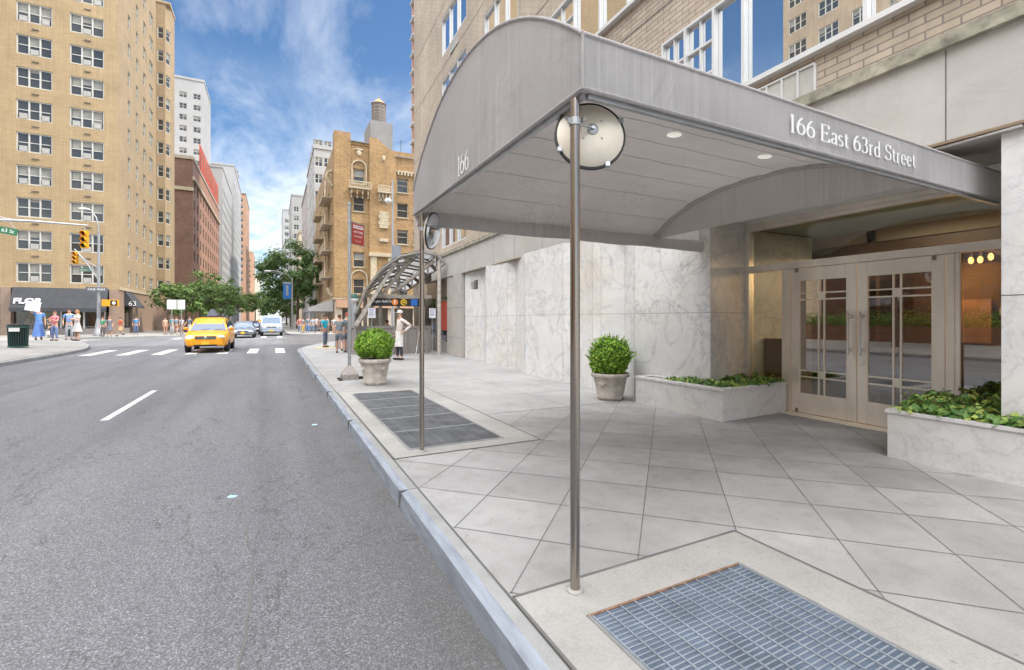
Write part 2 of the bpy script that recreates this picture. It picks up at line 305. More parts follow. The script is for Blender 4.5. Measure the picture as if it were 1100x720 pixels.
# ------------------------------------------------------------------ mesh building
class MB:
    def __init__(s): s.v = []; s.f = []; s.m = []; s.k = 0
    def mat(s, k): s.k = k; return s
    def add(s, vs, fs):
        o = len(s.v); s.v += [tuple(p) for p in vs]
        for f in fs: s.f.append(tuple(i+o for i in f)); s.m.append(s.k)
        return s
    def box(s, x0, x1, y0, y1, z0, z1):
        if x0 > x1: x0, x1 = x1, x0
        if y0 > y1: y0, y1 = y1, y0
        if z0 > z1: z0, z1 = z1, z0
        return s.add([(x0,y0,z0),(x1,y0,z0),(x1,y1,z0),(x0,y1,z0),(x0,y0,z1),(x1,y0,z1),(x1,y1,z1),(x0,y1,z1)],
                     [(0,3,2,1),(4,5,6,7),(0,1,5,4),(1,2,6,5),(2,3,7,6),(3,0,4,7)])
    def bar(s, p, q, w, h=None, up=(0,0,1)):
        """rectangular bar from p to q"""
        h = h or w; p = Vector(p); q = Vector(q); d = (q-p).normalized(); u = Vector(up)
        if abs(d.dot(u)) > .98: u = Vector((1,0,0))
        a = d.cross(u).normalized()*w/2; b = a.cross(d).normalized()*h/2
        vs = [p-a-b, p+a-b, p+a+b, p-a+b, q-a-b, q+a-b, q+a+b, q-a+b]
        return s.add(vs, [(0,1,2,3),(7,6,5,4),(0,4,5,1),(1,5,6,2),(2,6,7,3),(3,7,4,0)])
    def quad(s, *p): return s.add(p, [tuple(range(len(p)))])
    def tube(s, pts, r, n=10, caps=True):
        pts = [Vector(p) for p in pts]; rs = r if isinstance(r, (list, tuple)) else [r]*len(pts)
        vs = []; N = len(pts); prev = None
        for i, p in enumerate(pts):
            d = (pts[min(i+1, N-1)]-pts[max(i-1, 0)]).normalized()
            if prev is None:
                u = Vector((0,0,1)) if abs(d.z) < .9 else Vector((1,0,0)); a = d.cross(u).normalized()
            else: a = (prev - d*prev.dot(d)).normalized()
            prev = a; b = d.cross(a)
            for k in range(n):
                t = 2*math.pi*k/n; vs.append(p+(a*math.cos(t)+b*math.sin(t))*rs[i])
        fs = [(i*n+k, i*n+(k+1)%n, (i+1)*n+(k+1)%n, (i+1)*n+k) for i in range(N-1) for k in range(n)]
        if caps: fs += [tuple(range(n))[::-1], tuple((N-1)*n+k for k in range(n))]
        return s.add(vs, fs)
    def lathe(s, prof, c=(0,0,0), n=24, axis=None):
        """prof: (r,z) list, around z through c, or around the axis vector"""
        q = Vector((0,0,1)).rotation_difference(Vector(axis)) if axis else None
        vs = []
        for r, z in prof:
            for k in range(n):
                t = 2*math.pi*k/n; p = Vector((r*math.cos(t), r*math.sin(t), z))
                if q: p = q @ p
                vs.append(p+Vector(c))
        N = len(prof)
        fs = [(i*n+k, i*n+(k+1)%n, (i+1)*n+(k+1)%n, (i+1)*n+k) for i in range(N-1) for k in range(n)]
        if prof[0][0] > 1e-4: fs.append(tuple(range(n))[::-1])
        if prof[-1][0] > 1e-4: fs.append(tuple((N-1)*n+k for k in range(n)))
        return s.add(vs, fs)
    def ell(s, c, r, n=10, m=7, rot=None):
        vs = []; 
        for i in range(m+1):
            ph = math.pi*i/m
            for k in range(n):
                t = 2*math.pi*k/n; p = Vector((r[0]*math.sin(ph)*math.cos(t), r[1]*math.sin(ph)*math.sin(t), r[2]*math.cos(ph)))
                if rot: p = rot @ p
                vs.append(p+Vector(c))
        return s.add(vs, [(i*n+k, (i+1)*n+k, (i+1)*n+(k+1)%n, i*n+(k+1)%n) for i in range(m) for k in range(n)])
    def prism(s, poly, z0, z1):
        n = len(poly); vs = [(x,y,z0) for x,y in poly]+[(x,y,z1) for x,y in poly]
        return s.add(vs, [tuple(range(n))[::-1], tuple(range(n, 2*n))]+[(i,(i+1)%n,n+(i+1)%n,n+i) for i in range(n)])
    def extr(s, poly, d):
        """poly: 3d points, extruded by vector d"""
        n = len(poly); d = Vector(d); vs = [Vector(p) for p in poly]; vs += [p+d for p in vs]
        return s.add(vs, [tuple(range(n))[::-1], tuple(range(n, 2*n))]+[(i,(i+1)%n,n+(i+1)%n,n+i) for i in range(n)])
    def build(s, name, mats, parent=None, loc=None, smooth=False, bevel=0, fix=True, world=True):
        """vertices in world space when world and the parent is unrotated; else in the parent's space"""
        if not isinstance(mats, (list, tuple)): mats = [mats]
        me = bpy.data.meshes.new(name)
        off = Vector((0,0,0))
        if parent and world:
            q = parent
            while q: off += q.location; q = q.parent
        if loc: off = off+Vector(loc) if parent else Vector(loc)
        me.from_pydata([tuple(Vector(p)-off) for p in s.v] if world else s.v, [], s.f)
        for m in mats: me.materials.append(m)
        me.polygons.foreach_set('material_index', s.m)
        if fix:
            bm = bmesh.new(); bm.from_mesh(me); bmesh.ops.recalc_face_normals(bm, faces=bm.faces)
            if bevel:
                es = [e for e in bm.edges if len(e.link_faces) == 2 and e.calc_face_angle(0) > .5]
                bmesh.ops.bevel(bm, geom=es, offset=bevel, segments=2, affect='EDGES', clamp_overlap=True)
            bm.to_mesh(me); bm.free()
        if smooth:
            me.polygons.foreach_set('use_smooth', [True]*len(me.polygons))
            if smooth != 'all': me.set_sharp_from_angle(angle=R(38))
        me.update()
        o = bpy.data.objects.new(name, me); COL.objects.link(o)
        if parent: o.parent = parent
        if loc: o.location = loc
        return o
def tag(o, label=None, cat=None, group=None, kind=None):
    if label: o['label'] = label
    if cat: o['category'] = cat
    if group: o['group'] = group
    if kind: o['kind'] = kind
    return o
def thing(name, label, cat, loc=(0,0,0), rz=0, group=None):
    o = bpy.data.objects.new(name, None); COL.objects.link(o); o.location = loc; o.rotation_euler = (0,0,rz); o.empty_display_size = .1
    return tag(o, label, cat, group)
def inst(name, me, parent, loc=(0,0,0), rot=(0,0,0), scale=None):
    o = bpy.data.objects.new(name, me); COL.objects.link(o); o.parent = parent; o.location = loc; o.rotation_euler = rot
    if scale: o.scale = scale
    return o
def copy_tree(o, parent=None):
    c = o.copy(); COL.objects.link(c)
    if parent: c.parent = parent
    for ch in list(o.children): copy_tree(ch, c)
    return c
def text(body, size, name, mat, parent=None, loc=(0,0,0), rot=(0,0,0), ext=.004, align='CENTER', bold=0, sx=1):
    cu = bpy.data.curves.new(name, 'FONT'); cu.body = body; cu.size = size; cu.extrude = ext; cu.align_x = align; cu.align_y = 'CENTER'; cu.offset = bold
    t = bpy.data.objects.new(name, cu); COL.objects.link(t); bpy.context.view_layer.update()
    me = bpy.data.meshes.new_from_object(t.evaluated_get(bpy.context.evaluated_depsgraph_get()))
    bpy.data.objects.remove(t); bpy.data.curves.remove(cu); me.materials.clear(); me.materials.append(mat)
    for v in me.vertices: v.co.x *= sx
    o = bpy.data.objects.new(name, me); COL.objects.link(o); o.parent = parent; o.location = loc; o.rotation_euler = rot
    return o
# serif lettering, drawn stroke by stroke with a broad nib
def arcp(cx, cy, rx, ry, a0, a1, n=14):
    return [(cx+rx*math.cos(R(a0+(a1-a0)*i/n)), cy+ry*math.sin(R(a0+(a1-a0)*i/n))) for i in range(n+1)]
GL = {
 '1': (.42, [[(.22,0),(.22,1)], [(.22,1),(.10,.88)], 'h', [(.08,.012),(.36,.012)]]),
 '6': (.62, [arcp(.31,.31,.21,.29,0,360,22), arcp(.55,.30,.47,.68,180,108,10)]),
 '3': (.56, [arcp(.25,.76,.17,.22,150,-90,14), arcp(.25,.28,.22,.26,90,-145,16)]),
 'E': (.70, ['v', [(.14,0),(.14,1)], 'h', [(.04,.98),(.58,.98)], [(.04,.02),(.60,.02)], [(.14,.52),(.44,.52)], 'v', [(.585,.98),(.585,.80)], [(.61,.02),(.61,.22)], [(.44,.60),(.44,.44)]]),
 'a': (.50, [[(.37,.48),(.37,.10),(.41,.02),(.47,.05)], arcp(.23,.48,.14,.17,0,160,8), arcp(.22,.17,.15,.15,75,320,12), 'h', [(.23,.32),(.37,.37)]]),
 's': (.42, [arcp(.20,.49,.13,.14,40,250,10)+arcp(.20,.17,.14,.16,70,-140,10)]),
 't': (.36, [[(.16,.82),(.16,.12),(.22,.02),(.31,.06)], 'h', [(.03,.63),(.30,.63)]]),
 'r': (.42, [[(.13,0),(.13,.64)], 'h', [(.04,.62),(.13,.64)], [(.03,.012),(.25,.012)], 'v', arcp(.28,.44,.15,.19,170,70,6)]),
 'd': (.58, [[(.42,.0),(.42,1.0)], arcp(.25,.31,.18,.31,0,360,20), 'h', [(.34,.99),(.42,1.0)], [(.42,.02),(.52,.03)]]),
 'S': (.58, [arcp(.27,.74,.18,.24,35,250,12)+arcp(.28,.26,.21,.25,70,-150,12), [(.47,.97),(.46,.76)], [(.08,.22),(.07,.02)]]),
 'e': (.48, [arcp(.24,.32,.17,.32,5,315,18), 'h', [(.08,.36),(.41,.36)]]),
 ' ': (.28, []),
}
def serif(body, h, name, mat, parent, org, ux, uz, un, track=1.0, thick=.105, thin=.035):
    """org: left baseline point; ux across, uz up, un out of the surface"""
    mb = MB(); x = 0; org = Vector(org); ux = Vector(ux); uz = Vector(uz); un = Vector(un); lay = 0
    for ch in body:
        adv, strokes = GL[ch]
        for st in strokes:
            if isinstance(st, str): continue
            lay = (lay+1) % 6; off = .002+lay*.0004
            P = [Vector((a, b)) for a, b in st]
            L, Rr = [], []
            for i, p in enumerate(P):
                d = (P[min(i+1, len(P)-1)]-P[max(i-1, 0)]).normalized(); nrm = Vector((-d.y, d.x))
                w = (thin+(thick-thin)*abs(d.y)**1.4)/2
                L.append(p+nrm*w); Rr.append(p-nrm*w)
            vs = [org+ux*((x+q.x)*h*track)+uz*(q.y*h)+un*off for q in L+Rr]; n = len(P)
            mb.add(vs, [(i, i+1, n+i+1, n+i) for i in range(n-1)])
        x += adv
    return mb.build(name, mat, parent, fix=False), x*h*track
def strwidth(body, h, track=1.0): return sum(GL[c][0] for c in body)*h*track

# ------------------------------------------------------------------ walls with openings and windows
def wall(mb, O, t, z0, z1, L, holes, depth=.18, back=None):
    """front sheet of a wall with openings and their reveals. O,t : origin and unit direction in plan; the outward
    normal is n = (t.y,-t.x) seen so that walls facing -Y use t=(1,0) and walls facing -X use t=(0,-1)"""
    t = Vector((t[0], t[1], 0)).normalized(); n = Vector((t.y, -t.x, 0)); O = Vector((O[0], O[1], 0))
    us = sorted({0, L, *[h[0] for h in holes], *[h[1] for h in holes]}); vs = sorted({z0, z1, *[h[2] for h in holes], *[h[3] for h in holes]})
    us = [u for u in us if 0 <= u <= L]; vs = [v for v in vs if z0 <= v <= z1]
    P = lambda u, z, d=0: O+t*u-n*d+Vector((0,0,z))
    for i in range(len(us)-1):
        j = 0
        while j < len(vs)-1:
            inside = lambda jj: any(h[0]-1e-6 <= us[i] and us[i+1] <= h[1]+1e-6 and h[2]-1e-6 <= vs[jj] and vs[jj+1] <= h[3]+1e-6 for h in holes)
            if inside(j): j += 1; continue
            k = j
            while k+1 < len(vs)-1 and not inside(k+1): k += 1
            mb.quad(P(us[i], vs[j]), P(us[i+1], vs[j]), P(us[i+1], vs[k+1]), P(us[i], vs[k+1])); j = k+1
    for a, b, c, d in holes:
        mb.quad(P(a,c), P(a,c,depth), P(a,d,depth), P(a,d)); mb.quad(P(b,c), P(b,d), P(b,d,depth), P(b,c,depth))
        mb.quad(P(a,c), P(b,c), P(b,c,depth), P(a,c,depth)); mb.quad(P(a,d), P(a,d,depth), P(b,d,depth), P(b,d))
_wt = {}
def win_mesh(w, h, cols, rows, fr='white_frame', th=.06, kind=0, pane='pane', acs=False):
    """frame and pane meshes in local space: x across from 0 to w, z up, outside is -y"""
    key = (round(w, 3), round(h, 3), cols, rows, fr, th, kind, pane, acs)
    if key in _wt: return _wt[key]
    f = MB(); d = .07
    f.box(0, w, -d, 0, 0, th*1.1); f.box(0, w, -d, 0, h-th, h); f.box(0, th, -d, 0, th*1.1, h-th); f.box(w-th, w, -d, 0, th*1.1, h-th)
    cw = (w-2*th)/cols
    for c in range(1, cols): f.box(th+c*cw-th*.6, th+c*cw+th*.6, -d*.95, 0, th*1.1, h-th)
    for r in range(1, rows):
        z = h*r/rows
        for c in range(cols): f.box(th+c*cw+th*.6, th+(c+1)*cw-th*.6, -d*.75, 0, z-th*.35, z+th*.35)
    fo = f.build('window', M[fr]); me = fo.data; bpy.data.objects.remove(fo)
    p = MB(); rnd = random.Random(kind*17+cols)
    p.mat(0).quad((th*.5,.005,th*.5), (w-th*.5,.005,th*.5), (w-th*.5,.005,h-th*.5), (th*.5,.005,h-th*.5))
    for c in range(cols):
        x0, x1 = th+c*cw+th*.65, th+(c+1)*cw-th*.65
        if kind:
            z = h*(1-rnd.choice([.35, .5, .5, .65, .2, .05]))
            if z < h*.9: p.mat(1).quad((x0,.002,z), (x1,.002,z), (x1,.002,h-th), (x0,.002,h-th))
        if acs and rnd.random() < .45: p.mat(2).box(x0+.05, x1-.05, -.12, .0, th*1.1, th*1.1+h*.26)
    po = p.build('pane', [M[pane], M['blind'], M['ac']], fix=False); pm = po.data; bpy.data.objects.remove(po)
    _wt[key] = (me, pm); return _wt[key]
def put_windows(root, O, t, holes, depth, cols=2, rows=2, fr='white_frame', th=.06, kinds=4, pane='pane', acs=False, sill=None, seed=1):
    t = Vector((t[0], t[1], 0)).normalized(); n = Vector((t.y, -t.x, 0)); rz = math.atan2(t.y, t.x); rnd = random.Random(seed)
    for a, b, c, d in holes:
        fm, pm = win_mesh(b-a, d-c, cols, rows, fr, th, rnd.randrange(kinds), pane, acs)
        p = Vector((O[0], O[1], 0))+t*a-n*(depth-.075)+Vector((0,0,c))-root.location
        w = inst('window', fm, root, p, (0,0,rz)); inst('pane', pm, w)
        if sill:
            key = ('sill', round(b-a, 2), sill, depth)
            if key not in _wt:
                so = MB().box(-.08, b-a+.08, -depth-.02, .0, -.12, 0).build('sill', M[sill]); _wt[key] = so.data; bpy.data.objects.remove(so)
            inst('sill', _wt[key], w)
# ------------------------------------------------------------------ ground, roads and pavements
def sm(t): t = max(0, min(1, t)); return t*t*(3-2*t)
def zroad(x, y):
    return -.15 + .13*max(0, min(1, (.97-x)/8.77))*(1-sm((y-30)/18))
def sheet(name, xs, ys, zf, mat, kind='structure'):
    mb = MB(); vs = [(x, y, zf(x, y)) for y in ys for x in xs]; n = len(xs)
    mb.add(vs, [(j*n+i, j*n+i+1, (j+1)*n+i+1, (j+1)*n+i) for j in range(len(ys)-1) for i in range(n-1)])
    return tag(mb.build(name, mat, fix=False, smooth='all'), kind=kind)
tag(MB().quad((-3000,-3000,-.6), (3000,-3000,-.6), (3000,3000,-.6), (-3000,3000,-.6)).build('ground', M['ground'], fix=False), kind='structure')
xs = [-60,-40,-25,-15,-11,-9]+[-8.5+i*.5 for i in range(20)]+[1.1,3,8,20,40,80]
sheet('road', xs, [-60,-30,-10,0,10,20]+[25+i*1.5 for i in range(20)]+[56,60,80,120,200,450], zroad, M['asphalt'])
# right pavement with its kerb
KR = [(-45,), ]
kr = [(.97,-45),(.97,-10),(.97,0),(.97,5),(.97,12),(.97,20),(.97,25),(1.05,26.5),(1.5,28.5),(2.2,31),(3.2,33.5),(5,35.2),(8,36),(60,36)]
def offs(path, d):
    out = []
    for i, p in enumerate(path):
        a = Vector(path[max(i-1,0)]); b = Vector(path[min(i+1,len(path)-1)]); t = (b-a).normalized(); out.append((p[0]+t.y*d, p[1]-t.x*d))
    return out
def ribbon(mb, pa, pb, za, zb):
    for i in range(len(pa)-1):
        mb.quad((*pa[i], za(*pa[i])), (*pa[i+1], za(*pa[i+1])), (*pb[i+1], zb(*pb[i+1])), (*pb[i], zb(*pb[i])))
def kerb(path, side, z, name, parent=None, steel=True):
    mb = MB()
    p1 = offs(path, side*.018); p2 = offs(path, side*.085); p3 = offs(path, side*.155)
    mb.mat(0); ribbon(mb, path, p1, lambda x, y: zroad(x, y)-.05, lambda x, y: z(x, y)-.02); ribbon(mb, p1, p2, lambda x, y: z(x, y)-.02, z)
    mb.mat(1); ribbon(mb, p2, p3, z, z)
    return tag(mb.build(name, [M['kerbsteel'] if steel else M['kerb'], M['kerb']], fix=False), kind='structure')
kerb(kr, 1, lambda x, y: 0, 'kerb')
kin = offs(kr, .155)
kj = MB()
for yy in (-2.2,.9,4.1,7.3,10.4,13.6,16.7,19.9,23.0): kj.box(.966, 1.126, yy-.004, yy+.004, -.14, .0015)
kj.build('kerb_joint', M['joint'])['kind'] = 'structure'
jn = MB(); ribbon(jn, kin, offs(kr, .172), lambda x, y: -.004, lambda x, y: -.004)
jn.build('pavement_joint', M['joint'], fix=False)['kind'] = 'structure'
poly = offs(kr, .172)
pv = MB()
for i in range(len(poly)-1):
    a, b = poly[i], poly[i+1]
    if a[0] < 5.9: pv.quad((*a, 0), (*b, 0), (max(60, b[0]), b[1], 0), (60, a[1], 0))
sw = pv.build('sidewalk', M['walk'], fix=False); tag(sw, kind='structure')
# scored joints : 45 degree diamonds under the canopy, square beyond
jt = MB(); W = .0034
def line(p, q, w=W, z=.0025):
    p = Vector(p); q = Vector(q); d = (q-p).normalized(); n = Vector((-d.y, d.x))*w
    jt.quad((*(p-n), z), (*(q-n), z), (*(q+n), z), (*(p+n), z))
def inreg(x, y):
    if x < 1.15 or x > 7.45 or y > 6.75 or y < -6: return False
    if x < 2.9 and y < 2.25: return False
    if x < 2.9 and y > 5.05+0*x: return False
    return True
def clipline(fx):
    seg = None; n = 1400
    for i in range(n+1):
        p = fx(i/n)
        if inreg(*p):
            if seg is None: seg = [p, p]
            seg[1] = p
        elif seg:
            if (Vector(seg[1])-Vector(seg[0])).length > .05: line(seg[0], seg[1])
            seg = None
    if seg: line(seg[0], seg[1])
for k in range(-14, 8):
    c = 1.14+k*.905; clipline(lambda t: (1.1+t*6.4, 1.1+t*6.4+c))
for k in range(-9, 12):
    c = 4.36+k*.905; clipline(lambda t: (1.1+t*6.4, c-1.1-t*6.4))
for x in (2.9, 4.5, 6.1): line((x, 6.75 if x > 3 else 10.2), (x, 28))
for y in (6.76,): line((2.95, y), (7.3, y), .007)
for y in (8.3, 9.9, 11.5, 13.1, 14.7, 16.3, 17.9, 19.5, 21.1, 22.7, 24.3, 25.9): line((1.16 if y > 10.2 else 2.95, y), (6.5, y))
for x in (1.16, 4.0): 
    pass
jt.build('pavement_scoring', M['joint'], fix=False)['kind'] = 'structure'
# framed slabs round the two gratings
def slab(x0, x1, y0, y1, gx0, gx1, gy0, gy1, r=.0):
    s = MB(); z = .004
    for a in ((x0,gx0,y0,y1), (gx1,x1,y0,y1), (gx0,gx1,y0,gy0), (gx0,gx1,gy1,y1)):
        s.quad((a[0],a[2],z), (a[1],a[2],z), (a[1],a[3],z), (a[0],a[3],z))
    o = s.build('grating_surround', M['walk2'], fix=False); tag(o, kind='structure')
    for p, q in (((x0,y0),(x0,y1)), ((x1,y0),(x1,y1)), ((x0,y0),(x1,y0)), ((x0,y1),(x1,y1))):
        k = MB(); P = Vector(p); Q = Vector(q); d = (Q-P).normalized(); n = Vector((-d.y, d.x))*.009
        k.quad((*(P-n), .0065), (*(Q-n), .0065), (*(Q+n), .0065), (*(P+n), .0065))
        k.build('slab_joint', M['joint'], fix=False)['kind'] = 'structure'
slab(1.142, 2.90, -6, 2.25, 1.40, 2.54, -5.0, 1.93)
slab(1.142, 2.95, 5.05, 10.15, 1.37, 2.57, 5.32, 9.80)
g = thing('pavement_grating', 'open galvanised steel ventilation grating set in the pavement at the near canopy post', 'grating', (1.97,-1.5,0))
m = MB()
y = -4.98; 
for i in range(13): x = 1.425+i*(2.515-1.425)/12; m.box(x-.0045, x+.0045, -4.99, 1.92, -.045, .012)
while y < 1.92: m.box(1.41, 2.53, y-.0042, y+.0042, -.03, .007); y += .029
m.build('bars', M['grate'], g)
m = MB(); m.box(1.40,1.418,-5,1.93,-.06,.011); m.box(2.522,2.54,-5,1.93,-.06,.011); m.mat(1).box(1.40,2.54,1.925,1.94,-.06,.0095)
m.build('rim', [M['galv'], M['rust']], g)
MB().quad((1.3,-5.1,.0005+.002), (2.64,-5.1,.0025), (2.64,2.03,.0025), (1.3,2.03,.0025)).build('pit_floor', M['pit'], g, fix=False)
g = thing('pavement_grating', 'dark worn grating panels in the pavement beside the far canopy post and stone pot', 'grating', (1.97,7.5,0))
m = MB(); y = 5.34
while y < 9.79: m.box(1.39, 2.55, y-.007, y+.007, -.02, .009); y += .034
for i in range(9): x = 1.40+i*1.14/8; m.box(x-.003, x+.003, 5.33, 9.79, -.02, .0105)
m.build('bars', M['grate_dk'], g)
m = MB(); 
for x in (1.375, 2.565): m.box(x-.012, x+.012, 5.32, 9.8, -.03, .013)
for i in range(6): yy = 5.33+i*4.46/5; m.box(1.37, 2.57, yy-.014, yy+.014, -.03, .012)
m.build('rim', M['galv'], g)
MB().quad((1.3,5.25,.0025), (2.64,5.25,.0025), (2.64,9.87,.0025), (1.3,9.87,.0025)).build('pit_floor', M['pit_dk'], g, fix=False)
# left near pavement rises gently from the kerb
zl = lambda x, y: .12+.07*max(0, min(3.6, -7.8-x))*1.0
kl = [(-7.8,-45),(-7.8,0),(-7.8,10),(-7.8,20),(-7.8,26),(-7.95,29),(-8.5,31.5),(-9.4,34),(-10.8,36.6),(-13,38.5),(-16,39.2),(-60,39.2)]
mb = MB(); pi_ = offs(kl, -.155)
for i in range(len(pi_)-1):
    a, b = pi_[i], pi_[i+1]; cols = [0,.5,1,1.6,2.4,3.4,5,9,50]
    for c in range(len(cols)-1):
        f = lambda p, q: (max(-62, p[0]-q), p[1], zl(p[0]-q, p[1]))
        mb.quad(f(a, cols[c]), f(b, cols[c]), f(b, cols[c+1]), f(a, cols[c+1]))
tag(mb.build('sidewalk', M['walkfar'], fix=False), kind='structure')
kerb(kl, -1, lambda x, y: zl(-7.8 if y < 28 else x, y), 'kerb', steel=False)
# far blocks
def block(path, side, xfar):
    mb = MB(); p = offs(path, side*.155)
    for i in range(len(p)-1):
        if abs(p[i][0]-xfar) > 3: mb.quad((*p[i], 0), (*p[i+1], 0), (xfar, p[i+1][1], 0), (xfar, p[i][1], 0))
    tag(mb.build('sidewalk', M['walkfar'], fix=False), kind='structure'); kerb(path, side, lambda x, y: 0, 'kerb', steel=False)
block([(-60,51.5),(-12,51.5),(-9.5,52.2),(-8.2,53.6),(-7.9,56),(-7.9,90),(-7.9,420)], -1, -60.01)
block([(60,51.5),(5,51.5),(2.6,52.2),(1.4,53.6),(1.15,56),(1.15,90),(1.15,420)], 1, 60.01)
# painted markings
pm = MB()
def mark(x0, x1, y0, y1):
    n = max(1, int((y1-y0)/1.5))
    for i in range(n):
        a, b = y0+(y1-y0)*i/n, y0+(y1-y0)*(i+1)/n
        pm.quad((x0,a,zroad(x0,a)+.005), (x1,a,zroad(x1,a)+.005), (x1,b,zroad(x1,b)+.005), (x0,b,zroad(x0,b)+.005))
mark(-2.455, -2.345, 9.5, 13.0)
for i in range(7): x = .25-i*1.22; mark(x-.22, x+.22, 25.4, 29.4)
for i in range(7): x = .4-i*1.3; mark(x-.22, x+.22, 47.2, 50.2)
mark(-7.5, .9, 45.2, 45.55)
for i in range(9): y = 36.2+i*1.6; mark(-16.5, -12.6, y, y+.5)
pm.build('road_marking', M['paint'], fix=False)['kind'] = 'structure'
tm = MB(); rnd = random.Random(21)
def seam(p, q, w):
    P = Vector(p); Q = Vector(q); n = 40; d = (Q-P).normalized(); nn = Vector((-d.y, d.x)); L_, R_ = [], []; o = 0
    for i in range(n+1):
        c = P.lerp(Q, i/n); o = o*.8+rnd.gauss(0, .02); c = c+nn*o; ww = w*rnd.uniform(.6, 1.3)
        L_.append(c+nn*ww); R_.append(c-nn*ww)
    for i in range(n):
        tm.quad(*[(v_.x, v_.y, zroad(v_.x, v_.y)+.003) for v_ in (R_[i], R_[i+1], L_[i+1], L_[i])])
seam((-5.1,1.5), (-5.0,24.5), .018); seam((-1.0,14.2), (.9,14.0), .012); seam((-4.6,22.8), (.9,23.2), .016); seam((-.15,2.0), (-.2,9.5), .007)
tm.build('tar_seam', M['joint'], fix=False)['kind'] = 'structure'
# small paint flecks and litter on the asphalt
rnd = random.Random(3); fl = MB()
for x, y, s in ((.55,7.9,.07),(-.35,5.0,.05),(-1.9,3.9,.03)):
    n = 6; z = zroad(x, y)+.004
    fl.quad(*[(x+s*math.cos(i*2*math.pi/n)*(.5+rnd.random()*.6), y+s*math.sin(i*2*math.pi/n)*(.5+rnd.random()*.6), z) for i in range(n)])
fl.build('road_paint_flecks', M['bluepaint'], fix=False)['kind'] = 'structure'
yp = MB(); yp.box(1.9, 3.3, 26.2, 26.75, .001, .008); yp.build('tactile_strip', M['yellowpaint'])['kind'] = 'structure'

# ------------------------------------------------------------------ our building on the right
ob = thing('apartment_building', 'buff brick apartment building with white marble base behind the grey canopy', 'building', (6.6, 10, 0))
YE = 25.2
bo = (6.2+.0225*YE, YE); bt = Vector((-.0225, -1)).normalized()
U = lambda y: (YE-y)/1.000253
H = []
def win(y0, y1, z0, z1): H.append((U(y1), U(y0), z0, z1))
win(16.9, 20.1, 4.62, 6.25)
for i in range(5):
    z = 7.75+i*2.72
    win(16.9, 20.1, z-.05, z+1.62); win(12.4, 15.1, z-.05, z+1.62)
    for (a, b) in ((6.5, 10.6), (1.6, 5.6), (-4, 0)): win(a, b, z, z+1.65)
win(1.0, 6.45, 4.98, 6.55); win(-5.2, 0.2, 4.98, 6.55)
m = MB(); wall(m, bo, bt, 4.34, 27, U(-9), H, .16)
m.quad((bo[0],YE,0), (bo[0],YE,27), (30,YE,27), (30,YE,0)); m.quad((5.99,-9,3.3), (30,-9,3.3), (30,-9,27), (5.99,-9,27)); m.quad((30,-9,0), (30,YE,0), (30,YE,27), (30,-9,27))
# closes the back of the openings against daylight
m.quad((bo[0],YE,27), (6.0,-9,27), (30,-9,27), (30,YE,27)); m.quad((6.3,-9,4.3), (6.9,YE,4.3), (30,YE,4.3), (30,-9,4.3))
# steel ties between brick courses
for z in (7.2, 9.9, 12.6, 15.3):
    p = Vector((*bo, z)); q = p+Vector((*bt, 0))*U(-9); n = Vector((bt.y, -bt.x, 0))*.01
    m.mat(1).quad(p+n, q+n, q+n+Vector((0,0,.02)), p+n+Vector((0,0,.02))); m.mat(0)
m.build('brick_wall', [M['brick_ours'], M['joint']], ob, fix=False)
small = [h for h in H if h[1]-h[0] < 3.5]; wide = [h for h in H if h[1]-h[0] >= 3.5]
put_windows(ob, bo, bt, small, .16, 3, 1, 'alu_frame', .06, 1, 'pane_m')
def wide_window(h, divs, sash):
    """ribbon window with unequal lights"""
    t3 = Vector((*bt, 0)); nn = Vector((t3.y, -t3.x, 0)); rz = math.atan2(t3.y, t3.x)
    w, hh = h[1]-h[0], h[3]-h[2]; f = MB(); d = .08; th = .042
    f.box(0, w, -d, 0, 0, th*1.3); f.box(0, w, -d, 0, hh-th, hh); f.box(0, th, -d, 0, th*1.3, hh-th); f.box(w-th, w, -d, 0, th*1.3, hh-th)
    f.box(-.03, w+.03, -.19, -d-.001, -.05, .02)
    for x in divs: f.box(x*w-.024, x*w+.024, -d*1.15, 0, th*1.3, hh-th)
    for a, b in sash:
        for zz in (.36, .68): f.box(a*w+.04, b*w-.04, -d*.7, 0, hh*zz-.02, hh*zz+.02)
        f.box((a+b)/2*w-.018, (a+b)/2*w+.018, -d*.6, 0, th*1.3, hh-th)
    key = (round(w, 2), round(hh, 2), tuple(divs))
    p = Vector((*bo, 0))+t3*h[0]-nn*.08+Vector((0,0,h[2]))-ob.location
    if key not in _wt:
        fo = f.build('window', M['alu_frame']); pg = MB()
        pg.quad((0,.003,0), (w,.003,0), (w,.003,hh), (0,.003,hh)); po = pg.build('pane', M['pane_m'], fix=False)
        _wt[key] = (fo.data, po.data); bpy.data.objects.remove(fo); bpy.data.objects.remove(po)
    wo = inst('window', _wt[key][0], ob, p, (0,0,rz)); inst('pane', _wt[key][1], wo)
for h in wide:
    if h[1]-h[0] > 5: wide_window(h, [.105,.215,.315,.62,.78], [(.105,.215),(.0,.105)])
    else: wide_window(h, [.3,.55,.78], [(0,.3)])
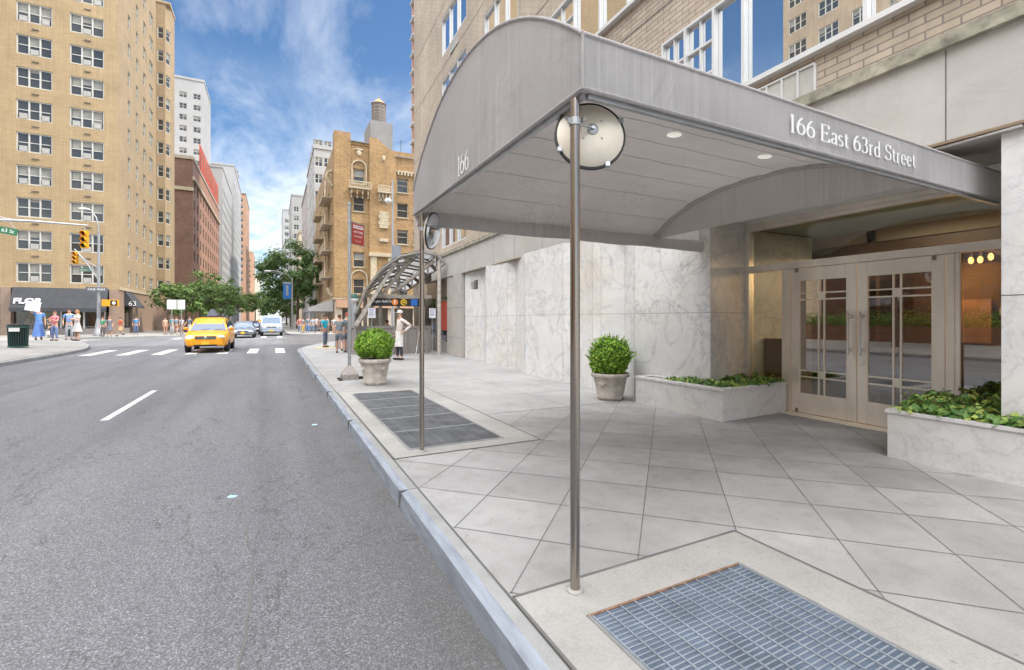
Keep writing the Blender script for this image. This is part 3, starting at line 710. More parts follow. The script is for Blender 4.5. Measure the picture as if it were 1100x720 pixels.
# stone band, ledge, soffit
bx = lambda y: 5.98+.0305*y
js = [-5, -2.2, .4, 2.25, 4.9, 7.0, 8.9, 10.7, 12.4, 14.0, 16.9, 19.2, 21.5]
m = MB(); m.prism([(bx(-9),-9),(7.62,-9),(7.62,21.6),(bx(21.6),21.6)], 3.3, 4.22)
for y in js: m.mat(1).box(bx(y)-.0015, bx(y)+.01, y-.006, y+.006, 3.3, 4.22)
m.mat(2).prism([(bx(-9)-.012,-9),(bx(-9)+.16,-9),(bx(21.6)+.16,21.6),(bx(21.6)-.012,21.6)], 3.27, 3.299)
m.build('stone_band', [M['band'], M['joint'], M['bronze_dk']], ob)
MB().prism([(bx(-9)-.07,-9),(6.9,-9),(6.9,21.7),(bx(21.7)-.07,21.7)], 4.222, 4.36).build('ledge', M['ledge'], ob)
sf = MB(); sf.prism([(6.02,1.7),(7.6,1.7),(7.6,5.6),(6.28,5.6)], 3.24, 3.262); sf.build('soffit', M['canvas_in'], ob)
MB().box(7.2, 7.43, 1.6, 5.5, 3.17, 3.235).build('soffit_trim', M['white'], ob)
# through-wall unit grilles
def grille(y0, y1, z0, z1, n, nm='vent_grille', mt='alu_frame'):
    g_ = MB(); x = 6.2+.0225*y0-.03
    g_.box(x, x+.04, y0, y1, z0, z0+.025); g_.box(x, x+.04, y0, y1, z1-.025, z1)
    for i in range(n+1): yy = y0+(y1-y0)*i/n; g_.box(x, x+.04, yy-.014, yy+.014, z0+.025, z1-.025)
    g_.mat(1).box(x+.022, x+.05, y0, y1, z0+.01, z1-.01); g_.build(nm, [M[mt], M['ac']], ob)
grille(3.66, 5.0, 4.44, 4.84, 6)
for z in (7.2, 9.92, 12.64): grille(17.9, 18.8, z, z+.38, 10, mt='grey_bldg')
# marble wall with shallow angled bays
mw = [(6.60,17.1),(6.72,15.5),(6.40,14.6),(6.40,12.95),(6.60,12.75),(6.12,11.3),(6.08,9.35),(6.27,9.2),(6.12,8.25),(6.12,7.95),(6.38,7.5),(6.14,6.95),(6.24,5.28),(7.46,5.56)]
m = MB()
for i in range(len(mw)-1):
    a, b = mw[i], mw[i+1]; m.mat(0).quad((*a,0), (*b,0), (*b,3.3), (*a,3.3))
    A_, B_ = Vector(a), Vector(b); d = (B_-A_).normalized(); n = Vector((d.y, -d.x))
    if n.x > 0 : n = -n
    if i == len(mw)-2: n = Vector((.22,-1)).normalized()
    n *= .002
    m.mat(1).quad((*(A_+n),1.604), (*(B_+n),1.604), (*(B_+n),1.612), (*(A_+n),1.612))
    m.quad((*(A_+n),3.05), (*(A_+n+d*.006),3.05), (*(A_+n+d*.006),0), (*(A_+n),0))
m.build('marble_cladding', [M['marble'], M['joint2']], ob, fix=False)
g_ = MB(); g_.box(6.66,6.72,16.0,16.7,2.62,2.95)
for i in range(6): g_.mat(1).box(6.64,6.66,16.04,16.66,2.65+i*.048,2.675+i*.048)
g_.build('wall_vent', [M['lens_dark'], M['galv']], ob)
m = MB()
m.box(6.45, 7.2, 17.12, 18.05, 0, 3.3); m.box(6.56, 7.2, 18.06, 19.1, 0, 3.3)
for z in (.75, 1.95): m.mat(1).box(6.448, 6.5, 17.118, 18.052, z, z+.012); m.box(6.558, 6.6, 18.058, 19.102, z, z+.012)
m.build('stone_pier', [M['pier'], M['joint']], ob)
m = MB(); m.box(7.0, 7.1, 19.1, 25, 0, 3.3); m.mat(1).box(6.9, 6.99, 19.2, 23.8, .5, 2.5); m.mat(2).box(6.85, 6.98, 19.1, 23.9, 0, .48); m.box(6.84,6.99,21.4,21.55,.48,3.3); m.mat(3).box(6.7,7.0,23.5,24,0,3.3); m.mat(4).box(6.85,6.895,19.3,21.3,1.0,2.3)
m.build('shop_front', [M['bronze_dk'], M['shopglass'], M['granite'], M['limestone'], M['redbanner']], ob)
# right hand marble pier beside the doors
m = MB(); m.box(6.1, 7.42, -1.0, 1.86, 0, 3.298); m.mat(1).box(6.098, 6.5, -1.0, 1.862, 1.72, 1.728); 
m.build('marble_pier', [M['marble2'], M['joint']], ob)
MB().box(6.1,7.4,-9,-1.02,0,3.298).build('marble_pier', M['marble'], ob)

# entrance glazing, x = 7.5
XD = 7.5
m = MB()
m.box(XD-.05, XD+.12, 1.7, 5.6, 3.10, 3.24)          # header
m.box(XD-.03, XD+.10, 1.7, 5.6, 3.04, 3.098)
m.box(XD-.06, XD+.10, 1.7, 5.6, 2.315, 2.425)        # transom bar
for y in (5.545, 4.80, 2.735, 1.72): m.box(XD-.04, XD+.10, y-.045, y+.045, 0, 2.313)
m.box(XD-.04, XD+.10, 5.50, 5.59, 2.427, 3.038)
m.box(XD-.035, XD+.06, 4.846, 5.499, 0, .06); m.box(XD-.035, XD+.06, 1.766, 2.689, 0, .06)
m.box(XD-.035, XD-.0, 4.846, 4.90, .06, 2.31); m.box(XD-.035, XD, 2.64, 2.689, .06, 2.31)
m.box(XD-.3, XD-.05, 2.78, 4.76, .001, .012)
m.build('entrance_frame', M['bronze'], ob, bevel=.006)
MB().box(XD+.02, XD+.03, 1.7, 5.5, 2.427, 3.038).build('transom_pane', M['transglass'], ob)
MB().box(XD+.02, XD+.03, 4.85, 5.5, .06, 2.31).build('sidelight_pane', M['transglass'], ob)
MB().box(XD+.02, XD+.03, 1.77, 2.688, .06, 2.31).build('sidelight_pane', M['doorglass'], ob)
def door(y0, y1, hinge_left):
    """y0>y1 : left edge to right edge as seen from the street"""
    b = MB(); w = y0-y1; x0, x1 = XD-.03, XD+.03; st = .135
    top, bot = 2.31, .02
    yl, yr = y0-st, y1+st; zb, zt = .33, 2.11
    b.box(x0, x1, y0, yl, bot, top); b.box(x0, x1, yr, y1, bot, top); b.box(x0, x1, yl, yr, zt, top); b.box(x0, x1, yl, yr, bot, zb)
    d = b.build('door', M['bronze'], ob, bevel=.005, smooth=True)
    gw = yl-yr; gx0, gx1 = XD-.018, XD+.018
    vy = [yl-gw*.42, yl-gw*.54] if hinge_left else [yl-gw*.42, yl-gw*.54]
    hz = [zb+.26, zb+.36, zt-.30, zt-.20]
    mu = MB()
    for y in vy: mu.box(gx0, gx1, y-.010, y+.010, zb, zt)
    for z in hz:
        for a, c in ((yl, vy[0]+.010), (vy[0]-.010, vy[1]+.010), (vy[1]-.010, yr)): mu.box(gx0+.002, gx1-.002, a, c, z-.010, z+.010)
    for a, c in ((hz[0], hz[1]), (hz[2], hz[3])): mu.box(gx0-.004, gx1+.004, vy[0]-.010, vy[1]+.010, a+.010, c-.010)
    mu.build('glazing_bars', M['bronze'], d)
    MB().box(XD-.003, XD+.003, yl, yr, zb, zt).build('pane', M['doorglass'], d)
    hy = y1+.075 if hinge_left else y0-.075
    h_ = MB(); h_.tube([(XD-.10,hy,.98),(XD-.10,hy,1.62)], .016, 12)
    for z in (1.06, 1.54): h_.tube([(XD-.10,hy,z),(XD-.02,hy,z)], .013, 8); h_.lathe([(.028,0),(.028,.008)], (XD-.035,hy,z), 12, (-1,0,0))
    h_.build('handle', M['chrome'], d, smooth=True)
    k = MB(); k.lathe([(.0,.012),(.022,.012),(.022,0)], (XD-.032,hy,.86), 14, (-1,0,0)); k.build('lock', M['chrome'], d)
    p_ = MB(); yy = y0-.10 if hinge_left else y1+.10
    p_.box(XD-.05,XD-.03,yy-.02,yy+.02,2.25,2.31); p_.build('pivot', M['steel'], d); p_ = MB(); p_.box(XD-.05,XD-.03,yy-.02,yy+.02,.02,.08); p_.build('pivot', M['steel'], d)
door(4.745, 3.79, True); door(3.78, 2.79, False)
# what stands inside, seen through the glass
m = MB()
m.mat(0).quad((7.62,-3,.0),(16,-3,.0),(16,8,.0),(7.62,8,.0))
m.mat(1).quad((16,-3,0),(16,8,0),(16,8,3.2),(16,-3,3.2)); m.quad((7.62,-3,0),(16,-3,0),(16,-3,3.2),(7.62,-3,3.2)); m.quad((7.62,5.62,0),(9.5,5.62,0),(9.5,5.62,3.2),(7.62,5.62,3.2))
m.quad((9.5,8,0),(16,8,0),(16,8,3.2),(9.5,8,3.2)); m.quad((9.5,5.62,0),(9.5,8,0),(9.5,8,3.2),(9.5,5.62,3.2))
m.mat(2).quad((7.62,-3,3.12),(9.7,-3,3.12),(9.7,8,3.12),(7.62,8,3.12)); m.mat(3).quad((9.7,-3,2.9),(16,-3,2.9),(16,8,2.9),(9.7,8,2.9)); m.quad((9.7,-3,2.9),(9.7,8,2.9),(9.7,8,3.12),(9.7,-3,3.12))
m.build('lobby_room', [M['lobby_floor'], M['lobby_wall'], M['ceil_green'], M['ceil_brown']], ob, fix=False)
m = MB(); m.quad((7.64,5.60,0),(9.48,5.60,0),(9.48,5.60,3.1),(7.64,5.60,3.1)); m.build('vestibule_marble', M['marble'], ob, fix=False)
m = MB(); m.box(9.7,9.85,4.6,4.75,0,3.11); m.box(9.7,9.85,1.5,1.62,0,3.11); m.box(9.71,9.84,-3,8,2.72,2.88)
m.box(8.0,8.35,5.2,5.58,0,1.15)
for z0, z1 in ((.1,.5),(.58,1.08)): m.box(8.04,8.31,5.18,5.2,z0,z1)
m.build('wood_panelling', M['wood'], ob)
for (x, y, z) in ((8.9, 2.82, 2.37), (8.9, 2.93, 2.34), (8.9, 3.03, 2.34)):
    L_ = MB(); L_.mat(0).ell((x, y, z), (.03,.03,.05)); L_.mat(1).box(x-.01,x+.01,y-.01,y+.01,z+.05,z+.16); L_.build('wall_lamp', [M['warmlamp'], M['bronze']], ob)
m = MB(); m.box(8.85,9.0,2.2,3.3,2.5,2.56); m.build('lamp_rail', M['dark_frame'], ob)
for i in range(6):
    x = 10.4+i*.8; L_ = MB(); L_.lathe([(.0,0),(.06,0)], (x, 3.6-i*.2, 2.893), 12, (0,0,-1)); L_.build('downlight', M['warmlamp'], ob, fix=False)
L_ = MB(); L_.ell((12.4,3.3,2.15),(.35,.35,.16)); L_.mat(1).box(12.39,12.41,3.29,3.31,2.3,2.9); L_.build('chandelier', [emis('chandelier', (1,.6,.22), 5), M['bronze']], ob)
m = MB(); m.box(12.6,13.3,.9,2.2,0,.75); m.build('reception_desk', M['wood'], ob)
m = MB(); m.lathe([(.0,0),(.28,0),(.28,.03),(0,.03)], (15.9,4.6,1.7), 24, (-1,0,0)); m.build('wall_plate', M['white'], ob)
m = MB(); m.box(15.8,15.9,5.0,5.9,.9,2.0); m.build('wall_picture', M['orange_bldg'], ob)
li = bpy.data.lights.new('lobby_lamp', 'AREA'); li.energy = 190; li.color = (1,.66,.36); li.size = 3
lo = bpy.data.objects.new('lobby_lamp', li); COL.objects.link(lo); lo.location = (12.4,2.6,2.85)
li = bpy.data.lights.new('picture_lamp', 'AREA'); li.energy = 60; li.color = (1,.62,.28); li.size = .5
lo = bpy.data.objects.new('picture_lamp', li); COL.objects.link(lo); lo.location = (15.2,5.4,2.8); lo.rotation_euler = (0,R(-35),0)
li = bpy.data.lights.new('vestibule_lamp', 'AREA'); li.energy = 9; li.color = (1,.9,.75); li.size = 1.2
lo = bpy.data.objects.new('vestibule_lamp', li); COL.objects.link(lo); lo.location = (8.7,3.6,3.08)

# ------------------------------------------------------------------ canopy
cn = thing('entrance_canopy', 'grey canvas barrel canopy over the pavement lettered 166 East 63rd Street', 'canopy', (3.5, 3.8, 0))
X0, XN, Y0, Y1 = 1.47, 6.86, 2.07, 5.5
def arch(h0, rise, y0=Y0, y1=Y1, n=40, p=2.1):
    out = []
    for i in range(n+1):
        a = math.pi*i/n; c = -math.cos(a); y = (y0+y1)/2+(y1-y0)/2*c
        out.append((y, h0+rise*max(0, 1-abs(c)**p)))
    return out
oa = arch(3.03, .72)
outer = [(Y0, 2.73)]+oa+[(Y1, 2.73)]
m = MB(); n = len(outer)
m.add([(X0,y,z) for y, z in outer]+[(X0+.012,y,z) for y, z in outer], [tuple(range(n))]+[tuple(range(2*n-1, n-1, -1))]+[(i,(i+1)%n,n+(i+1)%n,n+i) for i in range(n)])
m.build('front_panel', M['canvas'], cn, smooth=True)
m = MB(); m.tube([(X0-.004,y,z) for y, z in oa], .010, 8); m.tube([(X0-.003,Y0,2.735),(X0-.003,Y1,2.735)], .011, 8); m.tube([(X0,Y0-.003,2.73),(X0,Y0-.003,3.03)], .010, 8)
m.tube([(X0,Y0-.003,2.735),(XN,Y0-.003,2.735)], .012, 8); m.tube([(X0,Y0-.002,3.03),(XN,Y0-.002,3.03)], .009, 8)
m.build('piping', M['canvas'], cn, smooth=True)
m = MB(); pts = oa; N = 26
xs_ = [X0+.012+(6.55-X0)*i/N for i in range(N+1)]
m.add([(x,y,z) for x in xs_ for y, z in pts], [(i*len(pts)+k, i*len(pts)+k+1, (i+1)*len(pts)+k+1, (i+1)*len(pts)+k) for i in range(N) for k in range(len(pts)-1)])
m.quad((X0+.012,Y1,2.73),(6.55,Y1,2.73),(6.55,Y1,3.03),(X0+.012,Y1,3.03))
m.build('roof_skin', M['canvas_in'], cn, smooth=True, fix=False)
# near side panel, lightly pulled between its seams
m = MB(); nx, nz = 60, 6; rr = random.Random(5); ph = [rr.uniform(0, 6) for _ in range(5)]
def sidey(x, z):
    u = (x-X0)/(XN-X0); v = (z-2.73)/.3; e = math.sin(math.pi*v)*min(1, 8*(u+.01))
    return Y0-.0+e*(.010*math.sin(3*x+ph[0]+2*z)+.012*math.exp(-((u)/.08)**2)*math.sin(26*(x-X0)-9*z))
vs = [(X0+(XN-X0)*i/nx, sidey(X0+(XN-X0)*i/nx, 2.73+.3*k/nz), 2.73+.3*k/nz) for i in range(nx+1) for k in range(nz+1)]
m.add(vs, [(i*(nz+1)+k, (i+1)*(nz+1)+k, (i+1)*(nz+1)+k+1, i*(nz+1)+k+1) for i in range(nx) for k in range(nz)])
m.build('side_panel', M['canvas_side'], cn, smooth='all', fix=False)
# lining, with slight ridges where it is laced to the battens
def zin(y): t = abs((y-3.78)/1.70); return 2.745+.485*max(0, 1-t**2.6)
m = MB(); ny, nx = 84, 30
vs = []
for i in range(nx+1):
    x = X0+.02+(5.2-X0)*i/nx
    for k in range(ny+1):
        y = 2.09+(5.47-2.09)*k/ny; w = (y*2.35) % 1.0
        vs.append((x, y, zin(y)-.022*(1-abs(2*w-1)**.5)-.004*math.sin(5*x+9*y)))
m.add(vs, [(i*(ny+1)+k, i*(ny+1)+k+1, (i+1)*(ny+1)+k+1, (i+1)*(ny+1)+k) for i in range(nx) for k in range(ny)])
m.build('lining', M['canvas_in'], cn, smooth='all', fix=False)
m = MB()
for kk in range(5, 13):
    yy = kk/2.35
    if 2.2 < yy < 5.4: m.tube([(X0+.05+(5.1-X0)*i/30, yy+.006*math.sin(i*.9+kk), zin(yy)-.023-.003*math.sin(i*1.7)) for i in range(31)], .0028, 5)
m.build('lining_seams', M['canvas_in'], cn, smooth=True)
m = MB(); rb = [(5.2+.0, 2.09+3.38*k/40, zin(2.09+3.38*k/40)-.02) for k in range(41)]
m.tube(rb, .030, 10)
m.quad(*[(5.235, y, z) for _, y, z in rb], (5.235,5.47,2.73)); m.build('rib', M['canvas_in'], cn, smooth=True)
# gathered hem along the far side
m = MB(); nx = 90; rr = random.Random(9); secs = []
prof = [(5.40,2.76),(5.385,2.70),(5.40,2.625),(5.44,2.60),(5.49,2.615),(5.50,2.70),(5.50,2.76)]
for i in range(nx+1):
    x = X0+.03+(6.55-X0-.03)*i/nx
    for j, (y, z) in enumerate(prof): secs.append((x, y+.008*math.sin(7*x+j)+.004*math.sin(31*x+2*j), z+.008*math.sin(4.3*x+1.5*j)))
np_ = len(prof)
m.add(secs, [(i*np_+k, i*np_+k+1, (i+1)*np_+k+1, (i+1)*np_+k) for i in range(nx) for k in range(np_-1)]+[tuple(range(np_)), tuple(nx*np_+k for k in range(np_))[::-1]])
m.build('hem', M['canvas_in'], cn, smooth='all', fix=False)
# inner frame bars
m = MB(); m.bar((1.50,2.10,2.715),(1.50,5.48,2.715),.03,.03); m.bar((1.52,2.10,2.715),(6.8,2.10,2.715),.03,.03); m.bar((1.52,5.46,2.70),(6.5,5.46,2.70),.03,.03)
m.bar((1.52,2.45,2.73),(1.52,2.12,2.60),.018,.018)
m.build('frame', M['galv'], cn)
for (x, y) in ((1.477,2.15),(1.487,5.2)):
    p_ = MB(); p_.tube([(x,y,.012),(x,y,2.71)], .027, 20); p_.build('pole', M['steel'], cn, smooth=True)
    f_ = MB(); f_.lathe([(.048,0),(.046,.008),(.036,.013),(.030,.015)], (x,y,.0045), 20); f_.build('pole_foot', M['walk2'], cn, smooth=True)
for (x, y) in ((3.22,3.12),(4.48,3.12)):
    z = zin(y)-.022; l_ = MB(); l_.lathe([(.062,-.004),(.066,.004),(.060,.010),(.046,.011),(.043,.006),(.0,.006)], (x,y,z), 28, (0,.12,-1)); l_.build('recessed_light', M['recess'], cn, smooth=True)
tw = strwidth('166 East 63rd Street', .125); tr = 1.76/tw
serif('166 East 63rd Street', .125, 'lettering', M['letters'], cn, (3.21,Y0-.014,2.815), (1,0,0), (0,0,1), (0,-1,0), tr, .13, .05)
w1 = strwidth('166', .175, .95)
serif('166', .175, 'lettering', M['letters'], cn, (X0-.004,3.84+w1/2,2.775), (0,-1,0), (0,0,1), (-1,0,0), .95, .14, .055)
# the two convex mirrors strapped to the posts
def mirror(loc, nrm, r, label, strap):
    t = thing('convex_mirror', label, 'mirror', loc, 0, None)
    q = Vector(nrm).normalized()
    a = MB(); a.lathe([(r,0),(r*.86,-.035),(r*.5,-.065),(r*.2,-.075),(0,-.077)], loc, 40, q); a.build('back_shell', M['dish'], t, smooth=True)
    a = MB(); a.lathe([(r,0),(r*.8,.035),(r*.45,.06),(0,.07)], loc, 40, q); a.build('mirror_glass', M['mirror'], t, smooth=True)
    a = MB(); pr = [(r-.004,-.010),(r+.004,-.009),(r+.005,.008),(r-.003,.010),(r-.004,-.010)]; a.lathe(pr, loc, 40, q); a.build('rim', M['black'], t, smooth=True)
    rot = Vector((0,0,1)).rotation_difference(q)
    for k in range(4):
        an = R(38+90*k); c = Vector(loc)+rot @ Vector((math.cos(an)*r, math.sin(an)*r, -.012)); cc = MB(); cc.box(-.013,.013,-.013,.013,-.014,.02); 
        o = cc.build('clip', M['galv'], t, world=False); o.location = c-Vector(loc); o.rotation_euler = q.to_track_quat('Z','Y').to_euler()
    a = MB(); a.lathe([(.034,-.070),(.034,-.080),(.024,-.086),(.010,-.088),(.010,-.10),(0,-.10)], loc, 24, q)
    for k in range(4):
        an = R(20+90*k); c = Vector(loc)+rot @ Vector((math.cos(an)*.075, math.sin(an)*.075, -.074)); a.ell(c, (.005,.005,.005), 6, 4)
    a.build('mount_plate', M['galv'], t, smooth=True)
    a = MB(); s_ = Vector(strap); a.lathe([(.029,-.02),(.033,-.02),(.033,.02),(.029,.02)], s_, 20); a.bar(s_+Vector((0,0,0)), Vector(loc)-q*.085, .010, .010); a.bar(s_+Vector((-.045,0,0)), s_+Vector((.045,0,0)), .012, .03)
    a.build('strap', M['galv'], t)
    return t
mirror((1.655,2.255,2.575), (.42,.90,-.16), .205, 'round convex mirror on the near canopy post, its cream back turned this way', (1.477,2.15,2.585))
mirror((1.60,5.16,2.50), (.78,-.60,-.16), .205, 'round convex mirror on the far canopy post, seen almost edge on', (1.49,5.2,2.52))
# ------------------------------------------------------------------ planters and potted plants
def leaf(mb, p, nrm, s, rnd, fold=.25, asp=.6):
    n = Vector(nrm).normalized(); u = n.orthogonal().normalized(); a = rnd.uniform(0, 6.28)
    u = (Matrix.Rotation(a, 3, n) @ u); v = n.cross(u); p = Vector(p)
    L, W = s, s*asp
    pts = [p-u*L*.5, p+v*W*.5-u*L*.05+n*fold*W*.5, p+u*L*.5, p-v*W*.5-u*L*.05+n*fold*W*.5]
    o = len(mb.v); mb.v += [tuple(q) for q in pts]; mb.f += [(o,o+1,o+2), (o,o+2,o+3)]; mb.m += [mb.k]*2
def planter(pts_out, h, label, cap=.035, inset=.10):
    cx = sum(p[0] for p in pts_out)/len(pts_out); cy = sum(p[1] for p in pts_out)/len(pts_out)
    t = thing('marble_planter', label, 'planter', (cx, cy, 0))
    def shrink(d):
        out = []; n = len(pts_out)
        for i in range(n):
            p0, p1, p2 = (Vector(pts_out[(i+k-1) % n]) for k in range(3)); d1 = (p1-p0).normalized(); d2 = (p2-p1).normalized()
            n1 = Vector((-d1.y, d1.x)); n2 = Vector((-d2.y, d2.x)); b = (n1+n2).normalized(); out.append(tuple(p1+b*d/max(.3, b.dot(n1))))
        return out
    ins = shrink(inset); lip = shrink(-.018); n = len(pts_out)
    m = MB()
    for i in range(n):
        j = (i+1) % n
        m.quad((*pts_out[i],0), (*pts_out[j],0), (*pts_out[j],h-cap), (*pts_out[i],h-cap))
        m.quad((*ins[i],h-.08), (*ins[j],h-.08), (*ins[j],h), (*ins[i],h))
    m.build('box', M['marble2'], t, fix=False)
    c = MB()
    for i in range(n):
        j = (i+1) % n
        c.add([(*lip[i],h-cap),(*lip[j],h-cap),(*ins[j],h-cap),(*ins[i],h-cap),(*lip[i],h),(*lip[j],h),(*ins[j],h),(*ins[i],h)], [(0,1,5,4),(4,5,6,7),(0,3,2,1)])
    c.build('coping', M['marble2'], t, fix=False)
    s = MB(); s.quad(*[(*p, h-.05) for p in ins]); s.build('soil', M['soil'], t, fix=False)
    return t, ins
def ivy(ins, h, label, n, seed, hmax=.16, spill=None):
    rnd = random.Random(seed); xs = [p[0] for p in ins]; ys = [p[1] for p in ins]
    t = thing('ivy', label, 'plant', (sum(xs)/len(xs), sum(ys)/len(ys), h-.05)); m = MB(); st = MB()
    def inside(x, y):
        c = False
        for i in range(len(ins)):
            a, b = ins[i], ins[i-1]
            if (a[1] > y) != (b[1] > y) and x < (b[0]-a[0])*(y-a[1])/(b[1]-a[1])+a[0]: c = not c
        return c
    clumps = []
    while len(clumps) < n//26:
        x, y = rnd.uniform(min(xs)-.03, max(xs)), rnd.uniform(min(ys), max(ys))
        if inside(x, y): clumps.append((x, y, rnd.uniform(.35, 1)*hmax, rnd.uniform(.09, .19)))
    for x, y, hh, r in clumps:
        for _ in range(4): q = (x+rnd.gauss(0, r*.5), y+rnd.gauss(0, r*.5), h+hh*rnd.uniform(.4, 1)); st.tube([(x,y,h-.05), ((x+q[0])/2, (y+q[1])/2, h+hh*.6), q], .003, 4)
        for _ in range(26):
            a, d = rnd.uniform(0, 6.28), r*math.sqrt(rnd.random())
            p = (x+d*math.cos(a), y+d*math.sin(a), h+hh*(1-.65*(d/r)**2)*rnd.uniform(.55, 1.12)-.01)
            leaf(m, p, (math.cos(a)*.7+rnd.gauss(0,.35), math.sin(a)*.7+rnd.gauss(0,.35), .8), rnd.uniform(.035, .10), rnd, .2, rnd.uniform(.6,.9))
    if spill:
        for _ in range(n//4):
            k = rnd.random(); a, b = spill; x = a[0]+(b[0]-a[0])*k; y = a[1]+(b[1]-a[1])*k
            leaf(m, (x+rnd.uniform(-.03,.08), y, h+rnd.uniform(-.02,.08)), (-.8, rnd.gauss(0,.4), .7), rnd.uniform(.045,.08), rnd, .2, .85)
    st.build('stems', M['bark'], t); m.build('leaves', M['leaf_ivy'], t, fix=False)
t, ins = planter([(5.84,4.72),(7.42,4.79),(7.42,5.54),(6.27,5.26),(6.19,6.52),(5.79,6.52)], .48, 'low white marble planter to the left of the entrance doors')
ivy([(6.05,4.86),(7.38,4.86),(7.38,5.5),(6.25,5.2),(6.1,5.9),(5.92,5.9)], .46, 'low clipped ivy in the marble planter left of the doors', 2100, 4, .12)
t, ins = planter([(5.93,-1.5),(6.08,-1.5),(6.08,1.9),(7.2,1.9),(7.2,2.72),(5.97,2.72)], .52, 'low white marble planter to the right of the entrance doors')
ivy([(6.02,1.2),(6.10,1.2),(6.12,1.92),(7.1,1.92),(7.1,2.66),(6.05,2.66)], .50, 'bushy ivy with yellow tips in the planter right of the doors', 2600, 5, .22, ((6.02,.3),(6.02,2.6)))
def pot(t, x, y, h, r, prof=None):
    k = h
    p = MB(); p.lathe([(.0,0),(r*.62,0),(r*.66,.03*k),(r*.70,.10*k),(r*.68,.13*k),(r*.80,.55*k),(r*.88,.80*k),(r*.92,.84*k),(r*1.0,.86*k),(r*1.03,.90*k),(r*1.03,.97*k),(r*1.0,k),(r*.90,k),(r*.86,.93*k),(0,.92*k)], (x,y,0), 40)
    p.build('pot', M['stonepot'], t, smooth=True)
    o = MB()
    for a in (200, 290, 20, 110):
        an = R(a); c = (x+math.cos(an)*r*.83, y+math.sin(an)*r*.83, .62*k); rot = Matrix.Rotation(an, 3, 'Z')
        o.ell(c, (.02,.055,.05), 10, 6, rot)
        for b in (-1, 1): o.ell((c[0]-math.sin(an)*.05*b, c[1]+math.cos(an)*.05*b, c[2]+.012), (.014,.035,.018), 8, 5, rot @ Matrix.Rotation(.5*b, 3, 'X'))
    o.build('rosette', M['stonepot'], t, smooth=True)
def bush(t, x, y, z, rx, rz, n, mat, seed, ls=.035, tuft=False):
    rnd = random.Random(seed); m = MB(); s = MB(); lobes = []
    for _ in range(60):
        u, v = rnd.uniform(-1, 1), rnd.uniform(0, 6.28); w = math.sqrt(1-u*u); d = Vector((w*math.cos(v), w*math.sin(v), u))
        lobes.append((d, rnd.uniform(.86, 1.08)))
    for i in range(n):
        u, v = rnd.uniform(-.75, 1), rnd.uniform(0, 6.28); w = math.sqrt(1-u*u); d = Vector((w*math.cos(v), w*math.sin(v), u))
        k = max(lobes, key=lambda l: l[0].dot(d))[1]; rad = k*(1-abs(rnd.gauss(0, .11)))
        if tuft: rad *= 1+.14*abs(math.sin(9*v))*max(0, u)+rnd.random()*.12*max(0, u)
        p = Vector((x+d.x*rx*rad, y+d.y*rx*rad, z+d.z*rz*rad))
        nn = d+Vector((rnd.gauss(0,.5), rnd.gauss(0,.5), rnd.gauss(0,.4)+.3)); leaf(m, p, nn, ls*rnd.uniform(.6, 1.35), rnd, .3, .62)
    for i in range(150 if tuft else 60):     # stray shoots
        u, v = rnd.uniform(-.1, 1), rnd.uniform(0, 6.28); w = math.sqrt(1-u*u); d = Vector((w*math.cos(v), w*math.sin(v), u))
        p = Vector((x+d.x*rx, y+d.y*rx, z+d.z*rz)); q = p+(d+Vector((0,0,.7))).normalized()*rnd.uniform(.03, .16 if tuft else .07); s.tube([p*.0+Vector((x,y,z))+(p-Vector((x,y,z)))*.8, q], [.004,.002], 4)
        for j in range(6): leaf(m, p.lerp(q, j/5.), (rnd.gauss(0,1),rnd.gauss(0,1),.8), ls*rnd.uniform(.5,.9), rnd, .3, .6)
    for i in range(22):
        a = rnd.uniform(0, 6.28); u = rnd.uniform(.1, .8); s.tube([(x+.03*math.cos(a), y+.03*math.sin(a), z-rz*1.05), (x+rx*u*.4*math.cos(a), y+rx*u*.4*math.sin(a), z-rz*.2), (x+rx*u*.8*math.cos(a), y+rx*u*.8*math.sin(a), z+rz*.5*(1-u))], [.010,.006,.003], 5)
    s.build('stems', M['bark'], t); m.build('foliage', mat, t, fix=False)
x, y = 2.06, 11.05
t = thing('plant_pot', 'round grey stone pot near the kerb beside the sign pole', 'plant pot', (x,y,0)); pot(t, x, y, .60, .36)
t = thing('boxwood_bush', 'clipped round boxwood ball growing in the pot near the kerb', 'bush', (x,y,.55)); bush(t, x, y, .90, .44, .37, 6500, M['leaf_box'], 11, .062)
x, y = 5.62, 7.03
t = thing('plant_pot', 'round weathered stone pot against the white marble wall', 'plant pot', (x,y,0)); pot(t, x, y, .50, .35)
t = thing('boxwood_bush', 'shaggy small bush growing in the pot against the marble wall', 'bush', (x,y,.45)); bush(t, x, y, .74, .36, .37, 3600, M['leaf_box'], 12, .07, True)

# ------------------------------------------------------------------ sign pole near the pot
t = thing('sign_pole', 'tall grey steel sign pole on a pyramid foot beside the potted boxwood', 'sign pole', (1.67,12.3,0))
m = MB(); m.tube([(1.67,12.3,.2),(1.67,12.3,4.42)], .042, 14); m.build('post', M['galv'], t, smooth=True)
m = MB(); m.add([(1.67-a,12.3-a,0) for a in (.19,)]+[(1.86,12.11,0),(1.86,12.49,0),(1.48,12.49,0),(1.48,12.11,.13),(1.86,12.11,.13),(1.86,12.49,.13),(1.48,12.49,.13),(1.62,12.25,.34),(1.72,12.25,.34),(1.72,12.35,.34),(1.62,12.35,.34)], [(0,1,5,4),(1,2,6,5),(2,3,7,6),(3,0,4,7),(4,5,9,8),(5,6,10,9),(6,7,11,10),(7,4,8,11),(8,9,10,11)])
m.build('foot', M['granite'], t)
m = MB(); m.box(1.40,1.48,12.05,12.55,.001,.03); m.box(1.86,2.10,12.2,12.45,.001,.05); m.build('base_plate', M['dark_metal'], t)
